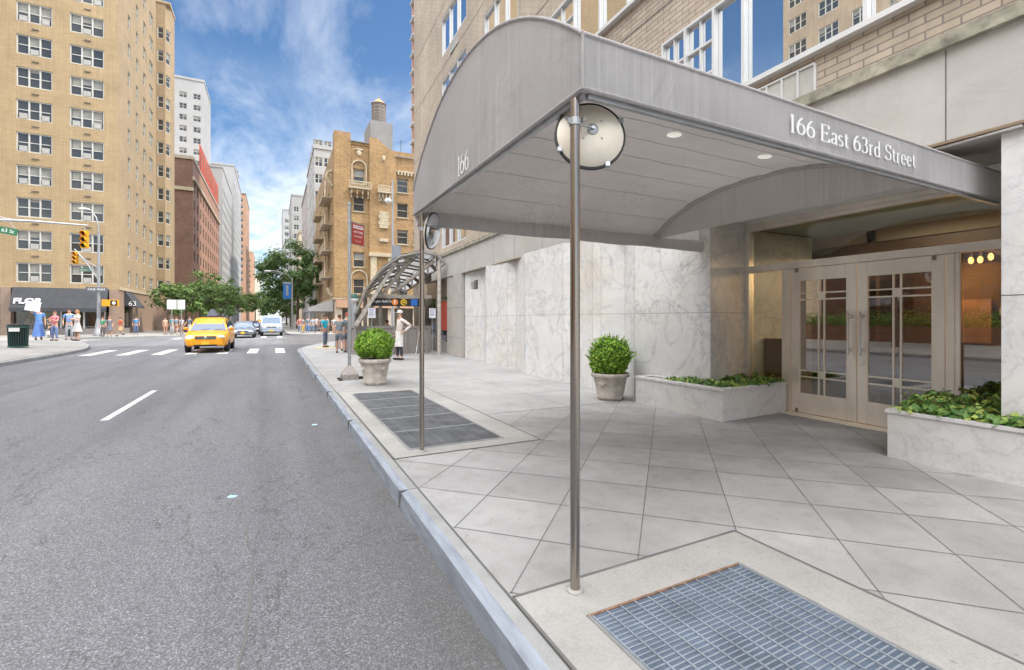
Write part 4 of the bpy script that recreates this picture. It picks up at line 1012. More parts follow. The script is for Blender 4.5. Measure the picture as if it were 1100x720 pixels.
for z in (3.55, 3.95, 4.38): MB().lathe([(.05,-.03),(.055,-.03),(.055,.03),(.05,.03)], (1.67,12.3,z), 14).build('band_clamp', M['galv'], t)
sg = thing('parking_sign', 'red parking regulation sign on the pole near the potted boxwood', 'sign', (1.72,12.3,3.38))
sg.rotation_euler = (0,0,R(42))
m = MB(); m.mat(0).box(.02,.47,-.004,.004,.02,.54); m.mat(1).box(-.03,.50,.006,.02,.0,.58); o = m.build('plate', [M['red_sign'], M['galv']], sg, world=False)
m = MB(); m.box(.05,.44,-.007,-.0045,.42,.50); m.build('white_field', M['letters'], sg, world=False)
text('NO STANDING', .055, 'lettering', M['red_sign'], sg, (.245,-.009,.46), (R(90),0,0), .001)
text('ANYTIME', .085, 'lettering', M['letters'], sg, (.245,-.006,.33), (R(90),0,0), .001)
text('TAXI ZONE', .06, 'lettering', M['letters'], sg, (.245,-.006,.22), (R(90),0,0), .001)
text('<---->', .08, 'lettering', M['letters'], sg, (.245,-.006,.11), (R(90),0,0), .001)

# ------------------------------------------------------------------ subway entrance
sb = thing('subway_entrance', 'subway stair entrance with granite parapet and curved glass and steel canopy', 'subway entrance', (4.6,21,0))
m = MB()
m.box(2.95,6.35,20.75,20.95,0,1.1); m.box(2.90,6.38,20.70,21.0,1.102,1.20)
for i in range(7): x = 2.98+i*.54; m.box(x,x+.12,20.68,20.748,0,1.10)
m.box(2.92,3.1,21.0,27,0,1.1)
m.build('parapet', M['granite'], sb, bevel=.01)
for i, zz in enumerate(range(1)):
    m = MB(); m.box(3.6,5.95,20.30,20.38,2.06,2.40); m.build('sign_board', M['black'], sb)
def bullet(x, ch, mt, tm):
    b = MB(); b.lathe([(0,.012),(.135,.012),(.135,0)], (x,20.297,2.23), 28, (0,-1,0)); b.build('route_bullet', M[mt], sb)
    text(ch, .21, 'lettering', M[tm], sb, (x-4.6,20.28-21,2.225), (R(90),0,0), .003, bold=.006)
bullet(4.62,'F','orange_c','letters'); bullet(5.0,'Q','yellow_c','black')
MB().box(5.32,5.60,20.285,20.298,2.09,2.37).build('blue_square', M['blue_c'], sb)
text('Lexington Av/63 St', .15, 'lettering', M['letters'], sb, (4.02-4.6,20.295-21,2.26), (R(90),0,0), .002, sx=.8)
# glass shell : arches from low on the street side up and over
def arc_at(y, k):
    pts = [(3.0,1.75),(3.4,2.75),(4.0,3.6),(4.7,4.12),(5.5,4.32),(6.1,4.2),(6.45,3.85)]
    return [(4.7+(x-4.7)*(1-.03*k), y-(x-3)*.36, z*(1-.05*k)) for x, z in pts]
ys_ = [20.2, 21.4, 22.6, 23.8, 25.0, 26.3]
for k, y in enumerate(ys_):
    m = MB(); m.tube(arc_at(y, k), .045 if k else .055, 8); m.build('arch_rib', M['steel_matte'], sb, smooth=True)
m = MB()
for j in range(7):
    m.tube([arc_at(y, k)[j] for k, y in enumerate(ys_)], .026, 6)
for k in range(len(ys_)-1):
    a, b = arc_at(ys_[k], k), arc_at(ys_[k+1], k+1)
    for j in range(1, 6, 2): m.tube([a[j], b[j+1]], .02, 5)
m.build('purlins', M['steel_matte'], sb, smooth=True)
m = MB()
for k in range(len(ys_)-1):
    a, b = arc_at(ys_[k]-.03, k), arc_at(ys_[k+1]-.03, k+1)
    for j in range(6):
        up = lambda p: (p[0]-.02, p[1], p[2]+.09)
        m.quad(up(a[j]), up(a[j+1]), up(b[j+1]), up(b[j]))
m.build('glass_panel', M['clearglass'], sb, fix=False)
for (x, y, z0, zt) in ((3.55,21.3,0,2.9),(3.4,24.5,0,2.4),(5.0,21.3,1.2,3.9),(6.25,19.2,0,3.95),(4.2,21.3,1.2,3.5)):
    m = MB(); m.tube([(x,y,z0),(x,y,zt)], .085, 8); m.build('column', M['stonepot'], sb, smooth=True)
for p, q, w in (((3.05,20.6,1.2),(5.3,20.6,4.0),.13),((3.0,20.3,1.25),(4.6,20.0,3.9),.15),((3.3,20.62,2.5),(6.3,20.5,2.5),.14),((4.6,20.9,2.6),(6.1,19.5,4.0),.12)):
    m = MB(); m.bar(p,q,w,w); m.build('beam', M['stonepot'], sb)
m = MB(); m.tube([(3.5,19.9,.0),(3.5,19.9,.95),(4.5,19.9,.95),(4.5,19.9,0)], .022, 8)
for x in (3.75,4.0,4.25): m.tube([(x,19.9,.05),(x,19.9,.95)], .012, 6)
m.build('railing', M['steel'], sb, smooth=True)
for (x, y, z, w, h, lb) in ((3.30,19.1,1.55,.28,.38,'white paper notice taped left of the subway portal'), (5.72,18.9,1.55,.27,.40,'white paper notice taped right of the subway portal by the pier')):
    t = thing('paper_notice', lb, 'notice', (x,y,z)); MB().box(x,x+w,y,y+.012,z,z+h).build('sheet', M['paper'], t)
    m = MB()
    for i in range(6): m.box(x+.03,x+w-.03-(.05 if i % 2 else 0),y-.002,y-.0005,z+h-.06-i*.05,z+h-.04-i*.05)
    m.build('print', M['car_grey'], t); MB().tube([(x+w/2,y+.03,0),(x+w/2,y+.03,z+h)], .014, 6).build('stand', M['galv'], t)
# easel board beside the portal
t = thing('folding_board', 'folded metal sandwich board leaning by the subway parapet near the stone pier', 'board', (5.6,19.9,0))
for p, q in (((5.35,19.6,0),(5.6,19.9,1.0)),((5.85,19.6,0),(5.65,19.9,1.0)),((5.6,20.25,0),(5.62,19.93,1.0))):
    m = MB(); m.bar(p,q,.03,.03); m.build('leg', M['galv'], t)
m = MB(); m.add([(5.42,19.66,.35),(5.79,19.66,.35),(5.70,19.86,.9),(5.55,19.86,.9)], [(0,1,2,3)]); m.build('panel', M['dark_frame'], t, fix=False)
# slim lamp standard by the stairs
t = thing('street_lamp', 'slender grey lamp post with small blue box behind the subway canopy', 'street lamp', (7.8,35,0))
m = MB(); m.tube([(7.8,35,0),(7.8,35,11.8)], [.11,.06], 10); m.build('post', M['galv'], t, smooth=True)
m = MB(); m.box(7.75,8.35,34.7,35.1,5.8,6.95); m.build('control_box', M['kerbsteel'], t, bevel=.04)
m = MB(); m.ell((7.45,34.9,10.2),(.25,.25,.2)); m.build('camera_dome', M['white'], t, smooth=True)
# globe on short post by the parapet
t = thing('entrance_globe', 'short post with dark green and white globe at the parapet corner', 'lamp', (3.02,20.85,1.2))
m = MB(); m.tube([(3.02,20.85,1.2),(3.02,20.85,2.2)], .11, 10); m.build('post', M['galv'], t, smooth=True)
m = MB(); m.mat(0).ell((3.02,20.85,2.38),(.19,.19,.17),16,10); m.build('globe', M['white'], t, smooth=True)
m = MB(); m.lathe([(.195,2.38),(.20,2.45),(.12,2.57),(0,2.59)], (3.02,20.85,0), 16); m.build('cap', M['green_can'], t, smooth=True)
# ------------------------------------------------------------------ people
def skin_mesh(vs, es, rs, sub=1, root=0):
    me = bpy.data.meshes.new('sk'); me.from_pydata(vs, es, []); o = bpy.data.objects.new('sk', me); COL.objects.link(o)
    o.modifiers.new('s', 'SKIN'); md = o.modifiers.new('u', 'SUBSURF'); md.levels = sub
    bpy.context.view_layer.update()
    if not me.skin_vertices:
        bm = bmesh.new(); bm.from_mesh(me); bm.verts.layers.skin.verify(); bm.to_mesh(me); bm.free()
    for i, r in enumerate(rs):
        me.skin_vertices[0].data[i].radius = r if isinstance(r, tuple) else (r, r)
        me.skin_vertices[0].data[i].use_root = (i == root)
    bpy.context.view_layer.update()
    ev = o.evaluated_get(bpy.context.evaluated_depsgraph_get()); m2 = ev.to_mesh()
    V = [tuple(v.co) for v in m2.vertices]; F = [tuple(p.vertices) for p in m2.polygons]; ev.to_mesh_clear()
    bpy.data.objects.remove(o); bpy.data.meshes.remove(me); return V, F
POSES = {
 # (hip dx, hip dy, knee dy, ankle dy) per leg ; arm (elbow, wrist) offsets from the shoulder
 'stand': dict(l=((.09,0),(.10,-.02),(.10,.02)), r=((-.09,0),(-.11,-.03),(-.12,.0)), la=((.06,.03,-.28),(.05,-.05,-.52)), ra=((-.06,.03,-.28),(-.05,-.06,-.52))),
 'walk': dict(l=((.09,0),(.10,-.16),(.10,-.22)), r=((-.09,0),(-.10,.02),(-.10,.30)), la=((.06,.12,-.26),(.05,.10,-.50)), ra=((-.06,-.12,-.26),(-.05,-.26,-.46))),
 'hip': dict(l=((.09,0),(.10,-.02),(.10,.02)), r=((-.09,0),(-.11,-.05),(-.12,-.05)), la=((.16,.24,-.20),(.05,.03,-.40)), ra=((-.09,.02,-.28),(-.10,-.05,-.52))),
 'hold': dict(l=((.09,0),(.10,-.02),(.10,.02)), r=((-.09,0),(-.11,-.03),(-.12,.0)), la=((.05,-.10,-.26),(-.04,-.30,-.18)), ra=((-.05,-.10,-.26),(.04,-.30,-.18))),
 'raise': dict(l=((.09,0),(.10,-.02),(.10,.02)), r=((-.09,0),(-.11,-.03),(-.12,.0)), la=((.06,.03,-.28),(.05,-.05,-.52)), ra=((-.12,-.10,.10),(-.16,-.16,.34))),
}
def tub(path, rs, n=8):
    mb = MB(); mb.tube(path, rs, n); return mb
def person(loc, face, h, top, bottom, label, pose='stand', kind='trousers', hair=(.06,.035,.02), hl='short', sk=0, sleeve='short', fem=False, group=None, extra=None, detail=False, shoe=(.03,.03,.03)):
    """face: heading in degrees, 0 looks along -Y"""
    t = thing('person', label, 'person', loc, R(face), group); k = h/1.75; P = POSES[pose]; sw = .165 if fem else .19
    S = lambda p: (p[0]*k, p[1]*k, p[2]*k)
    v = [(0,0,.93),(0,-.005,1.10),(0,0,1.28),(0,.01,1.44),(0,.0,1.52),(0,-.015,1.60),(0,-.015,1.67)]
    r = [(.135,.10),(.115,.085),(.15,.10),(.09,.07),.052,(.072,.085),(.070,.085)]
    e = [(0,1),(1,2),(2,3),(3,4),(4,5),(5,6)]; hands = []
    for s, arm in ((1,'la'),(-1,'ra')):
        b = len(v); sh = Vector((sw*s, .01, 1.41)); el = sh+Vector(P[arm][0]); wr = sh+Vector(P[arm][1]); hd = wr+(wr-el).normalized()*.07
        v += [tuple(sh), tuple(el), tuple(wr), tuple(hd)]; r += [.052,.040,.028,(.036,.022)]; e += [(3,b),(b,b+1),(b+1,b+2),(b+2,b+3)]; hands.append((wr, hd, s))
    for s, leg in ((1,'l'),(-1,'r')):
        b = len(v); hp, kn, an = P[leg]; az = .08+(.12 if an[1] > .2 else 0)
        v += [(hp[0],hp[1],.86),(kn[0],kn[1],.48),(an[0],an[1],az),(an[0]*1.05,an[1]-.13,max(.04,az-.06))]; r += [.085,.056,.040,(.042,.032)]; e += [(0,b),(b,b+1),(b+1,b+2),(b+2,b+3)]
    V, F = skin_mesh([S(p) for p in v], e, [tuple(a*k for a in x) if isinstance(x, tuple) else x*k for x in r], 1)
    mb = MB(); mb.add(V, F)
    # face, ears and fingers belong to the body mesh
    hz = 1.635
    mb.ell(S((0,-.105,hz-.005)), S((.013,.020,.022)), 8, 5); mb.ell(S((0,-.092,hz-.052)), S((.026,.012,.008)), 8, 4)
    for s in (1,-1): mb.ell(S((.076*s,-.01,hz)), S((.012,.022,.032)), 8, 5)
    mb.mat(1)
    for s in (1,-1): mb.ell(S((.030*s,-.093,hz+.022)), S((.012,.010,.009)), 8, 4)
    mb.mat(0)
    for wr, hd, s in hands:
        d = (hd-wr).normalized(); side = Vector((0,1,0)) if abs(d.y) < .8 else Vector((1,0,0)); side = (side-d*side.dot(d)).normalized(); cu = d.cross(side)*s
        for i, L in enumerate((.062,.072,.068,.054)):
            o = hd+side*(-.027+.018*i)+d*.01; mb.tube([S(o), S(o+d*L*.55+cu*.006), S(o+d*L+cu*.022)], [.0085*k,.008*k,.006*k], 6)
        o = wr+d*.03-side*.028; mb.tube([S(o), S(o-side*.028+d*.025), S(o-side*.03+d*.055)], [.010*k,.009*k,.007*k], 6)
    mb.build('body', [SKIN[sk], M['black']], t, smooth='all', world=False, fix=False)
    # shirt
    c = [(0,0,.90),(0,-.005,1.10),(0,0,1.28),(0,.01,1.42),(0,.01,1.475)]; cr = [(.15,.115),(.135,.105),(.168,.118),(.11,.085),(.068,.06)]; ce = [(0,1),(1,2),(2,3),(3,4)]
    for s, arm in ((1,'la'),(-1,'ra')):
        b = len(c); sh = Vector((sw*s, .01, 1.41)); el = sh+Vector(P[arm][0]); wr = sh+Vector(P[arm][1])
        if sleeve == 'none': continue
        if sleeve == 'short': c += [tuple(sh), tuple(sh.lerp(el,.65))]; cr += [.066,.060]; ce += [(3,b),(b,b+1)]
        else: c += [tuple(sh), tuple(el), tuple(el.lerp(wr,.92))]; cr += [.066,.054,.040]; ce += [(3,b),(b,b+1),(b+1,b+2)]
    V, F = skin_mesh([S(p) for p in c], ce, [tuple(a*k for a in x) if isinstance(x, tuple) else x*k for x in cr], 1)
    MB().add(V, F).build('shirt', cloth(top), t, smooth='all', world=False, fix=False)
    if kind in ('trousers','shorts'):
        c = [(0,0,.97),(0,0,.90)]; cr = [(.14,.108),(.145,.115)]; ce = [(0,1)]
        for leg in ('l','r'):
            b = len(c); hp, kn, an = P[leg]; az = .12+(.10 if an[1] > .2 else 0)
            if kind == 'shorts': c += [(hp[0],hp[1],.84),(hp[0]*.3+kn[0]*.7,hp[1]*.3+kn[1]*.7,.56)]; cr += [.10,.088]; ce += [(1,b),(b,b+1)]
            else: c += [(hp[0],hp[1],.84),(kn[0],kn[1],.48),(an[0],an[1],az)]; cr += [.098,.070,.056]; ce += [(1,b),(b,b+1),(b+1,b+2)]
        V, F = skin_mesh([S(p) for p in c], ce, [tuple(a*k for a in x) if isinstance(x, tuple) else x*k for x in cr], 1)
        MB().add(V, F).build(kind, cloth(bottom), t, smooth='all', world=False, fix=False)
    else:
        zb = .18 if kind == 'long_skirt' else .52; sx = 1.25 if kind == 'long_skirt' else 1.1
        mb = MB(); n = 28; rows = 7
        for i in range(rows):
            u = i/(rows-1); z = 1.02+(zb-1.02)*u; rx = .135+(.10*sx)*u; ry = .105+(.10*sx)*u
            mb.v += [S((rx*(1+.05*u*math.sin(7*a))*math.cos(a), ry*(1+.05*u*math.sin(7*a))*math.sin(a), z)) for a in [2*math.pi*q/n for q in range(n)]]
        for i in range(rows-1):
            for q in range(n): mb.f.append((i*n+q, i*n+(q+1)%n, (i+1)*n+(q+1)%n, (i+1)*n+q)); mb.m.append(0)
        mb.build('skirt', cloth(bottom), t, smooth='all', world=False, fix=False)
    # shoes
    mb = MB()
    for leg in ('l','r'):
        hp, kn, an = P[leg]; az = .0+(.12 if an[1] > .2 else 0)
        mb.ell(S((an[0]*1.02,an[1]-.055,az+.045)), S((.048,.14,.045)), 10, 6)
    mb.build('shoes', cloth(shoe), t, smooth='all', world=False)
    if hair:
        mb = MB(); q = MB(); n, mm = 14, 8
        for i in range(mm+1):
            for j in range(n):
                a = 2*math.pi*j/n; ph = math.pi*.62*i/mm; cut = 1.0 if math.sin(a) > -.35 else .60
                ph *= cut; mb.v.append(S((.083*math.sin(ph)*math.cos(a), .004+.098*math.sin(ph)*math.sin(a), hz+.018+.098*math.cos(ph))))
        for i in range(mm):
            for j in range(n): mb.f.append((i*n+j,(i+1)*n+j,(i+1)*n+(j+1)%n,i*n+(j+1)%n)); mb.m.append(0)
        if hl == 'long': mb.ell(S((0,.055,hz-.09)), S((.085,.045,.16)), 10, 7)
        if hl == 'bun': mb.ell(S((0,.10,hz+.07)), S((.04,.04,.04)), 8, 6)
        mb.build('hair', cloth(hair), t, smooth='all', world=False, fix=False)
    if extra: extra(t, S, k)
    return t
def cap(c):
    def f(t, S, k):
        m = MB(); m.lathe([(.09*k,0),(.094*k,.05*k),(.075*k,.09*k),(0,.11*k)], S((0,0,1.665)), 16); m.box(-.07*k,.07*k,-.19*k,-.08*k,1.665*k,1.675*k); m.build('cap', cloth(c), t, smooth=True, world=False)
    return f
def apron(t, S, k):
    cap((.72,.70,.67))(t, S, k)
    m = MB(); n = 12
    for i in range(6):
        z = 1.02-.54*i/5
        for j in range(n+1): a = R(170+200*j/n); rr = .155+.045*i/5; m.v.append(S((rr*math.cos(a)*1.05, rr*math.sin(a)*.9+.012*math.sin(3*a+i), z)))
    for i in range(5):
        for j in range(n): m.f.append((i*(n+1)+j,i*(n+1)+j+1,(i+1)*(n+1)+j+1,(i+1)*(n+1)+j)); m.m.append(0)
    m.build('apron', cloth((.62,.60,.57)), t, smooth='all', world=False, fix=False)
def backpack(c):
    def f(t, S, k):
        m = MB(); m.ell(S((0,.17,1.25)), S((.14,.09,.22)), 12, 8); m.ell(S((0,.25,1.16)), S((.10,.04,.11)), 10, 6); m.build('backpack', cloth(c), t, smooth=True, world=False)
    return f
def bag(c, side=1, z=.55):
    def f(t, S, k):
        m = MB(); m.box(.22*side*k-.05*k,.22*side*k+.05*k,-.19*k,.09*k,(z-.16)*k,(z+.16)*k); m.tube([S((.22*side,-.13,z+.16)),S((.22*side,-.05,z+.33)),S((.22*side,.03,z+.16))], .008*k, 6); m.build('bag', cloth(c), t, smooth=True, world=False)
    return f
def placard(t, S, k):
    m = MB(); m.add([S((-.60,-.25,1.62)),S((-.02,-.20,1.50)),S((.06,-.15,2.00)),S((-.50,-.20,2.12))], [(0,1,2,3)]); o = m.build('paper_sheet', M['paper'], t, world=False, fix=False)
    md = o.modifiers.new('s','SOLIDIFY'); md.thickness = .01
person((4.12,17.25,0), -80, 1.82, (.62,.55,.50), (.05,.05,.055), 'man in white shirt, white cap and long apron, hand on hip, before the subway stairs', 'hip', 'trousers', None, sk=0, sleeve='long', extra=apron)
person((2.40,26.8,0), 55, 1.74, (.02,.38,.50), (.09,.12,.18), 'man in turquoise shirt and dark jeans with rucksack at the pavement corner', 'stand', 'trousers', (.02,.015,.01), sk=1, extra=backpack((.08,.12,.18)))
person((2.55,21.9,0), 175, 1.72, (.20,.24,.27), (.13,.16,.20), 'person in grey blue top and shorts walking past the sign pole, seen from behind', 'walk', 'shorts', (.10,.05,.03), 'short', 0)
person((2.95,22.4,0), 190, 1.78, (.16,.20,.22), (.13,.15,.18), 'person in dark grey shirt and shorts in red cap left of the parapet', 'stand', 'shorts', None, 'short', 0, extra=cap((.45,.06,.04)))
person((5.2,24.6,-.28), 200, 1.75, (.55,.48,.46), (.15,.15,.17), 'person in pale shirt carrying a dark blue rucksack down the subway stairs', 'stand', 'trousers', (.05,.03,.02), sk=0, extra=backpack((.04,.08,.16)))
# near left pavement
zz = lambda x, y: zl(x, y)
L1 = [
 ((-11.45,34.4), 30, 1.76, (.13,.28,.62), (.10,.20,.48), 'person in blue shirt and long blue skirt holding up a white sheet of paper', dict(pose='raise', kind='long_skirt', extra=placard)),
 ((-10.7,34.1), -20, 1.62, (.62,.16,.22), (.14,.20,.38), 'person in pink red shirt and blue jeans left of the crowd with long brown hair', dict(pose='hold', hl='long', fem=True, hair=(.12,.06,.03))),
 ((-10.55,35.6), 10, 1.78, (.18,.32,.60), (.30,.32,.36), 'person in light blue shirt and grey trousers behind the woman in grey dress', dict(pose='stand')),
 ((-10.0,34.9), -40, 1.76, (.52,.50,.50), (.50,.48,.47), 'woman in pale grey dress with long ginger hair and bare legs', dict(pose='hold', kind='skirt', hl='long', fem=True, hair=(.42,.20,.06))),
]
for (x, y), f, h, c1, c2, lb, kw in L1: person((x, y, zz(x, y)), f, h, c1, c2, lb, **kw)
# far left corner by the lamp post
L2 = [
 ((-16.6,51.9), 60, 1.62, (.10,.08,.075), (.09,.08,.08), 'person in dark clothes carrying a white bag left of the green bin', dict(pose='hold', hair=(.35,.16,.07), hl='short', extra=bag((.75,.75,.75), -1, .4))),
 ((-13.3,52.3), -30, 1.72, (.12,.34,.20), (.18,.16,.14), 'person in green shirt right beside the lamp post', dict(pose='stand')),
 ((-12.75,51.95), 20, 1.74, (.16,.17,.20), (.14,.14,.17), 'woman in dark grey dress with orange hair right of the lamp post', dict(pose='stand', kind='skirt', fem=True, hair=(.45,.2,.06), hl='bun')),
 ((-12.1,52.3), -60, 1.70, (.68,.12,.07), (.35,.30,.30), 'person in bright red shirt with a tan bag right of the lamp post', dict(pose='walk', sk=1, extra=bag((.55,.36,.18), 1, .7))),
 ((-12.1,57.6), 10, 1.78, (.10,.25,.50), (.10,.16,.32), 'person in blue T-shirt and jeans alone by the brown shop corner', dict(pose='stand')),
 ((-9.6,56.6), 40, 1.70, (.60,.40,.30), (.40,.20,.12), 'woman in peach top beside the white sign posts', dict(pose='stand', fem=True, hl='long', kind='shorts')),
 ((-9.1,57.0), -20, 1.74, (.04,.38,.42), (.62,.62,.60), 'man in teal shirt and white trousers beside the white sign posts', dict(pose='stand')),
 ((-8.6,55.9), 0, 1.76, (.22,.25,.30), (.36,.16,.10), 'person in grey top and rust shorts at the far crossing', dict(pose='walk', kind='shorts')),
 ((-8.25,56.5), 30, 1.70, (.55,.56,.58), (.32,.17,.10), 'person in pale grey top and brown skirt at the far crossing', dict(pose='stand', kind='skirt', fem=True)),
 ((-7.9+.15,57.6), -30, 1.78, (.15,.20,.26), (.60,.60,.60), 'person in navy top and pale trousers rightmost of the far left group', dict(pose='walk')),
]
for (x, y), f, h, c1, c2, lb, kw in L2: person((x, y, 0), f, h, c1, c2, lb, **kw)
# far right corner
L3 = [
 ((2.35,54.5), 0, 1.72, (.42,.16,.14), (.20,.22,.30), 'person in dull red top with red hair nearest the far right kerb', dict(pose='walk', hair=(.3,.08,.04))),
 ((2.75,55.6), 30, 1.66, (.16,.18,.22), (.55,.40,.10), 'person in dark top and mustard trousers at the far right kerb', dict(pose='stand')),
 ((3.15,54.3), -20, 1.76, (.20,.24,.30), (.10,.24,.50), 'person in slate shirt and blue jeans in the far right crowd', dict(pose='stand')),
 ((3.65,55.0), 10, 1.70, (.30,.36,.42), (.20,.30,.42), 'person in steel blue top and jeans left in front of the cafe awning', dict(pose='walk')),
 ((4.1,56.0), 170, 1.78, (.55,.52,.50), (.12,.13,.16), 'person in cream shirt and black trousers walking away under the cafe awning', dict(pose='walk')),
 ((4.55,54.6), 0, 1.68, (.60,.34,.30), (.34,.24,.22), 'woman in salmon top and brown skirt in front of the cafe awning', dict(pose='stand', kind='skirt', fem=True, hl='long')),
 ((5.2,55.4), 40, 1.74, (.14,.30,.34), (.22,.22,.24), 'person in dark teal top in front of the brown building corner', dict(pose='stand')),
 ((5.8,54.8), -10, 1.70, (.62,.60,.58), (.42,.30,.22), 'person in white top and tan shorts near the brown building corner', dict(pose='stand', kind='shorts')),
 ((6.6,55.3), 15, 1.75, (.48,.22,.16), (.16,.18,.22), 'person in brick coloured shirt before the brown building base', dict(pose='walk')),
]
for (x, y), f, h, c1, c2, lb, kw in L3: person((x, y, 0), f, h, c1, c2, lb, **kw)

# ------------------------------------------------------------------ vehicles (nose towards -Y)
def vehicle(name, label, loc, rz, kind, paint, group=None, roof=None, lit=False):
    """kind: sedan, suv, van"""
    t = thing(name, label, 'taxi' if name == 'taxi' else ('van' if kind == 'van' else 'car'), loc, rz, group)
    if kind == 'sedan': L, Wd, H, hood, bz, cow, ws, rf, rr_, tail = 4.8, .91, 1.45, .80, .30, 1.15, 1.85, 3.35, 4.15, 1.0
    elif kind == 'suv': L, Wd, H, hood, bz, cow, ws, rf, rr_, tail = 4.7, .92, 1.66, .95, .30, 1.0, 1.75, 4.0, 4.55, 1.05
    else: L, Wd, H, hood, bz, cow, ws, rf, rr_, tail = 5.2, 1.0, 2.0, 1.12, .35, .75, 1.35, 4.9, 5.15, 1.2
    # lower body loft : (y, half width, z low, z shoulder, z mid of crown)
    st = [(0,.62,bz+.12,hood-.30),(.06,.78,bz+.03,hood-.20),(.25,.91,bz,hood-.08),(.6,.98,bz,hood-.02),(cow,1,bz,hood+.06),(ws+.3,1,bz,hood+.10),(rf,1,bz,hood+.10),(rr_,.97,bz,tail),(L-.15,.92,bz+.03,tail-.03),(L,.80,bz+.12,tail-.20)]
    m = MB(); n = 14
    for y, w, z0, z1 in st:
        w *= Wd; zm = (z0+z1)/2
        ring = [(-w*.86,z0),(-w*.97,z0+.08),(-w,zm),(-w*.985,z1-.12),(-w*.93,z1-.03),(-w*.75,z1+.015),(-w*.35,z1+.04),(w*.35,z1+.04),(w*.75,z1+.015),(w*.93,z1-.03),(w*.985,z1-.12),(w,zm),(w*.97,z0+.08),(w*.86,z0)]
        m.v += [(x, y, z) for x, z in ring]
    for i in range(len(st)-1):
        for j in range(n): m.f.append((i*n+j,i*n+(j+1)%n,(i+1)*n+(j+1)%n,(i+1)*n+j)); m.m.append(0)
    m.f += [tuple(range(n)), tuple((len(st)-1)*n+j for j in range(n))[::-1]]; m.m += [0,0]
    m.build('body', M[paint], t, smooth=True, world=False)
    # greenhouse : pillars and roof as a loft with glass set over it
    zb = hood+.08; gw = Wd*.90; tw_ = Wd*.70 if kind != 'van' else Wd*.86
    A = [(cow+.05, gw, zb), (ws, tw_, H-.06), (ws+.35, tw_, H), ((ws+rf)/2, tw_, H+.015), (rf-.2, tw_*.98, H-.01), (rf, tw_*.96, H-.07), (rr_, gw*.9, tail+.0)]
    g = MB()
    for y, w, z in A: g.v += [(-gw*.985,y,zb-.05),(-w,y,z-.03),(-w*.8,y,z+.015),(w*.8,y,z+.015),(w,y,z-.03),(gw*.985,y,zb-.05)]
    for i in range(len(A)-1):
        for j in range(5): g.f.append((i*6+j,i*6+j+1,(i+1)*6+j+1,(i+1)*6+j)); g.m.append(0)
    g.f.append(tuple(range(6))); g.m.append(0); g.f.append(tuple(len(A)*6-6+j for j in range(6))[::-1]); g.m.append(0)
    g.build('roof', M[paint], t, smooth=True, world=False)
    w_ = MB(); e = .016
    def lerp(a, b, u): return tuple(a[i]+(b[i]-a[i])*u for i in range(3))
    bl, br, tl, tr_ = (-gw*.90,cow+.05-e,zb+.01), (gw*.90,cow+.05-e,zb+.01), (-tw_*.88,ws-e,H-.09), (tw_*.88,ws-e,H-.09)
    nrm = Vector((0,-(H-zb),(ws-cow))).normalized()*.012; mvv = lambda p: tuple(Vector(p)+nrm)
    w_.quad(mvv(bl), mvv(br), mvv(tr_), mvv(tl)); w_.build('windscreen', M['car_glass'], t, world=False, fix=False)
    for s in (-1, 1):
        sd = MB(); ycut = [ws+.08, (ws+rf)/2-.05, rf-.15]
        for a, b in ((cow+.45, ycut[1]), (ycut[1]+.08, ycut[2]+.1)):
            xb, xt = gw*.985*s, tw_*s; f = lambda y, u: (xb+(xt-xb)*u+.02*s, y, zb-.02+(H-.06-zb)*u)
            a2 = max(a, ws+.02) if a < ws else a
            sd.quad(f(a,.10), f(b,.10), f(b,.86), f(a2+.05,.86))
        sd.build('side_window', M['car_glass'], t, world=False, fix=False)
        mr = MB(); mr.ell(((gw+.13)*s, cow+.42, zb+.10), (.11,.06,.075), 10, 6); mr.build('wing_mirror', M[paint], t, smooth=True, world=False)
        hl_ = MB(); hl_.ell((Wd*.66*s, .085, hood-.20), (.19,.07,.075), 12, 6, Matrix.Rotation(-.25*s, 3, 'Z')); hl_.build('headlight', M['lit_lamp'] if lit and s == (-1 if lit == 1 else lit) else M['headlamp'], t, smooth=True, world=False)
        fg = MB(); fg.lathe([(0,.012),(.06,.012),(.06,0)], (Wd*.66*s,.055,bz+.14), 12, (0,-1,0)); fg.build('fog_light', M['chrome'], t, world=False)
        for y in (.95, L-.95):
            wh = MB(); wx = Wd*.97*s; wh.lathe([(.20,-.11),(.30,-.11),(.335,-.08),(.335,.08),(.30,.11),(.20,.11)], (wx-.09*s,y,.335), 28, (1,0,0)); wo = wh.build('tyre', M['black'], t, smooth=True, world=False)
            ri = MB(); ri.lathe([(0,-.0),(.05,.0),(.06,-.02),(.20,-.02),(.215,.0),(.215,-.1)], (wx+.02*s,y,.335), 20, (s,0,0))
            ri.build('rim', M['chrome'], wo, smooth=True, world=False)
            ar = MB(); ar.lathe([(0,0),(.40,0),(.40,-.1)], (Wd*.965*s,y,.36), 24, (s,0,0)); ar.build('wheel_arch', M['black'], t, world=False)
    gr = MB(); gr.box(-Wd*.46,Wd*.46,-.015,.06,hood-.30,hood-.16); 
    gr.build('grille', M['black'], t, world=False, bevel=.015)
    gb = MB()
    for i in range(3): gb.box(-Wd*.44,Wd*.44,-.024,-.014,hood-.285+i*.04,hood-.273+i*.04)
    gb.ell((0,-.03,hood-.22),(.06,.015,.045),12,6); gb.build('grille_trim', M['chrome'], t, world=False)
    bp = MB(); bp.box(-Wd*.78,Wd*.78,-.06,.12,bz+.05,bz+.24); bp.build('bumper', M[paint], t, world=False, bevel=.04, smooth=True)
    iv = MB(); iv.box(-Wd*.50,Wd*.50,-.068,.0,bz+.02,bz+.10); iv.build('air_intake', M['black'], t, world=False)
    pl = MB(); pl.box(-.15,.15,-.078,-.062,bz+.10,bz+.24); pl.build('number_plate', M['yellow_c'], t, world=False)
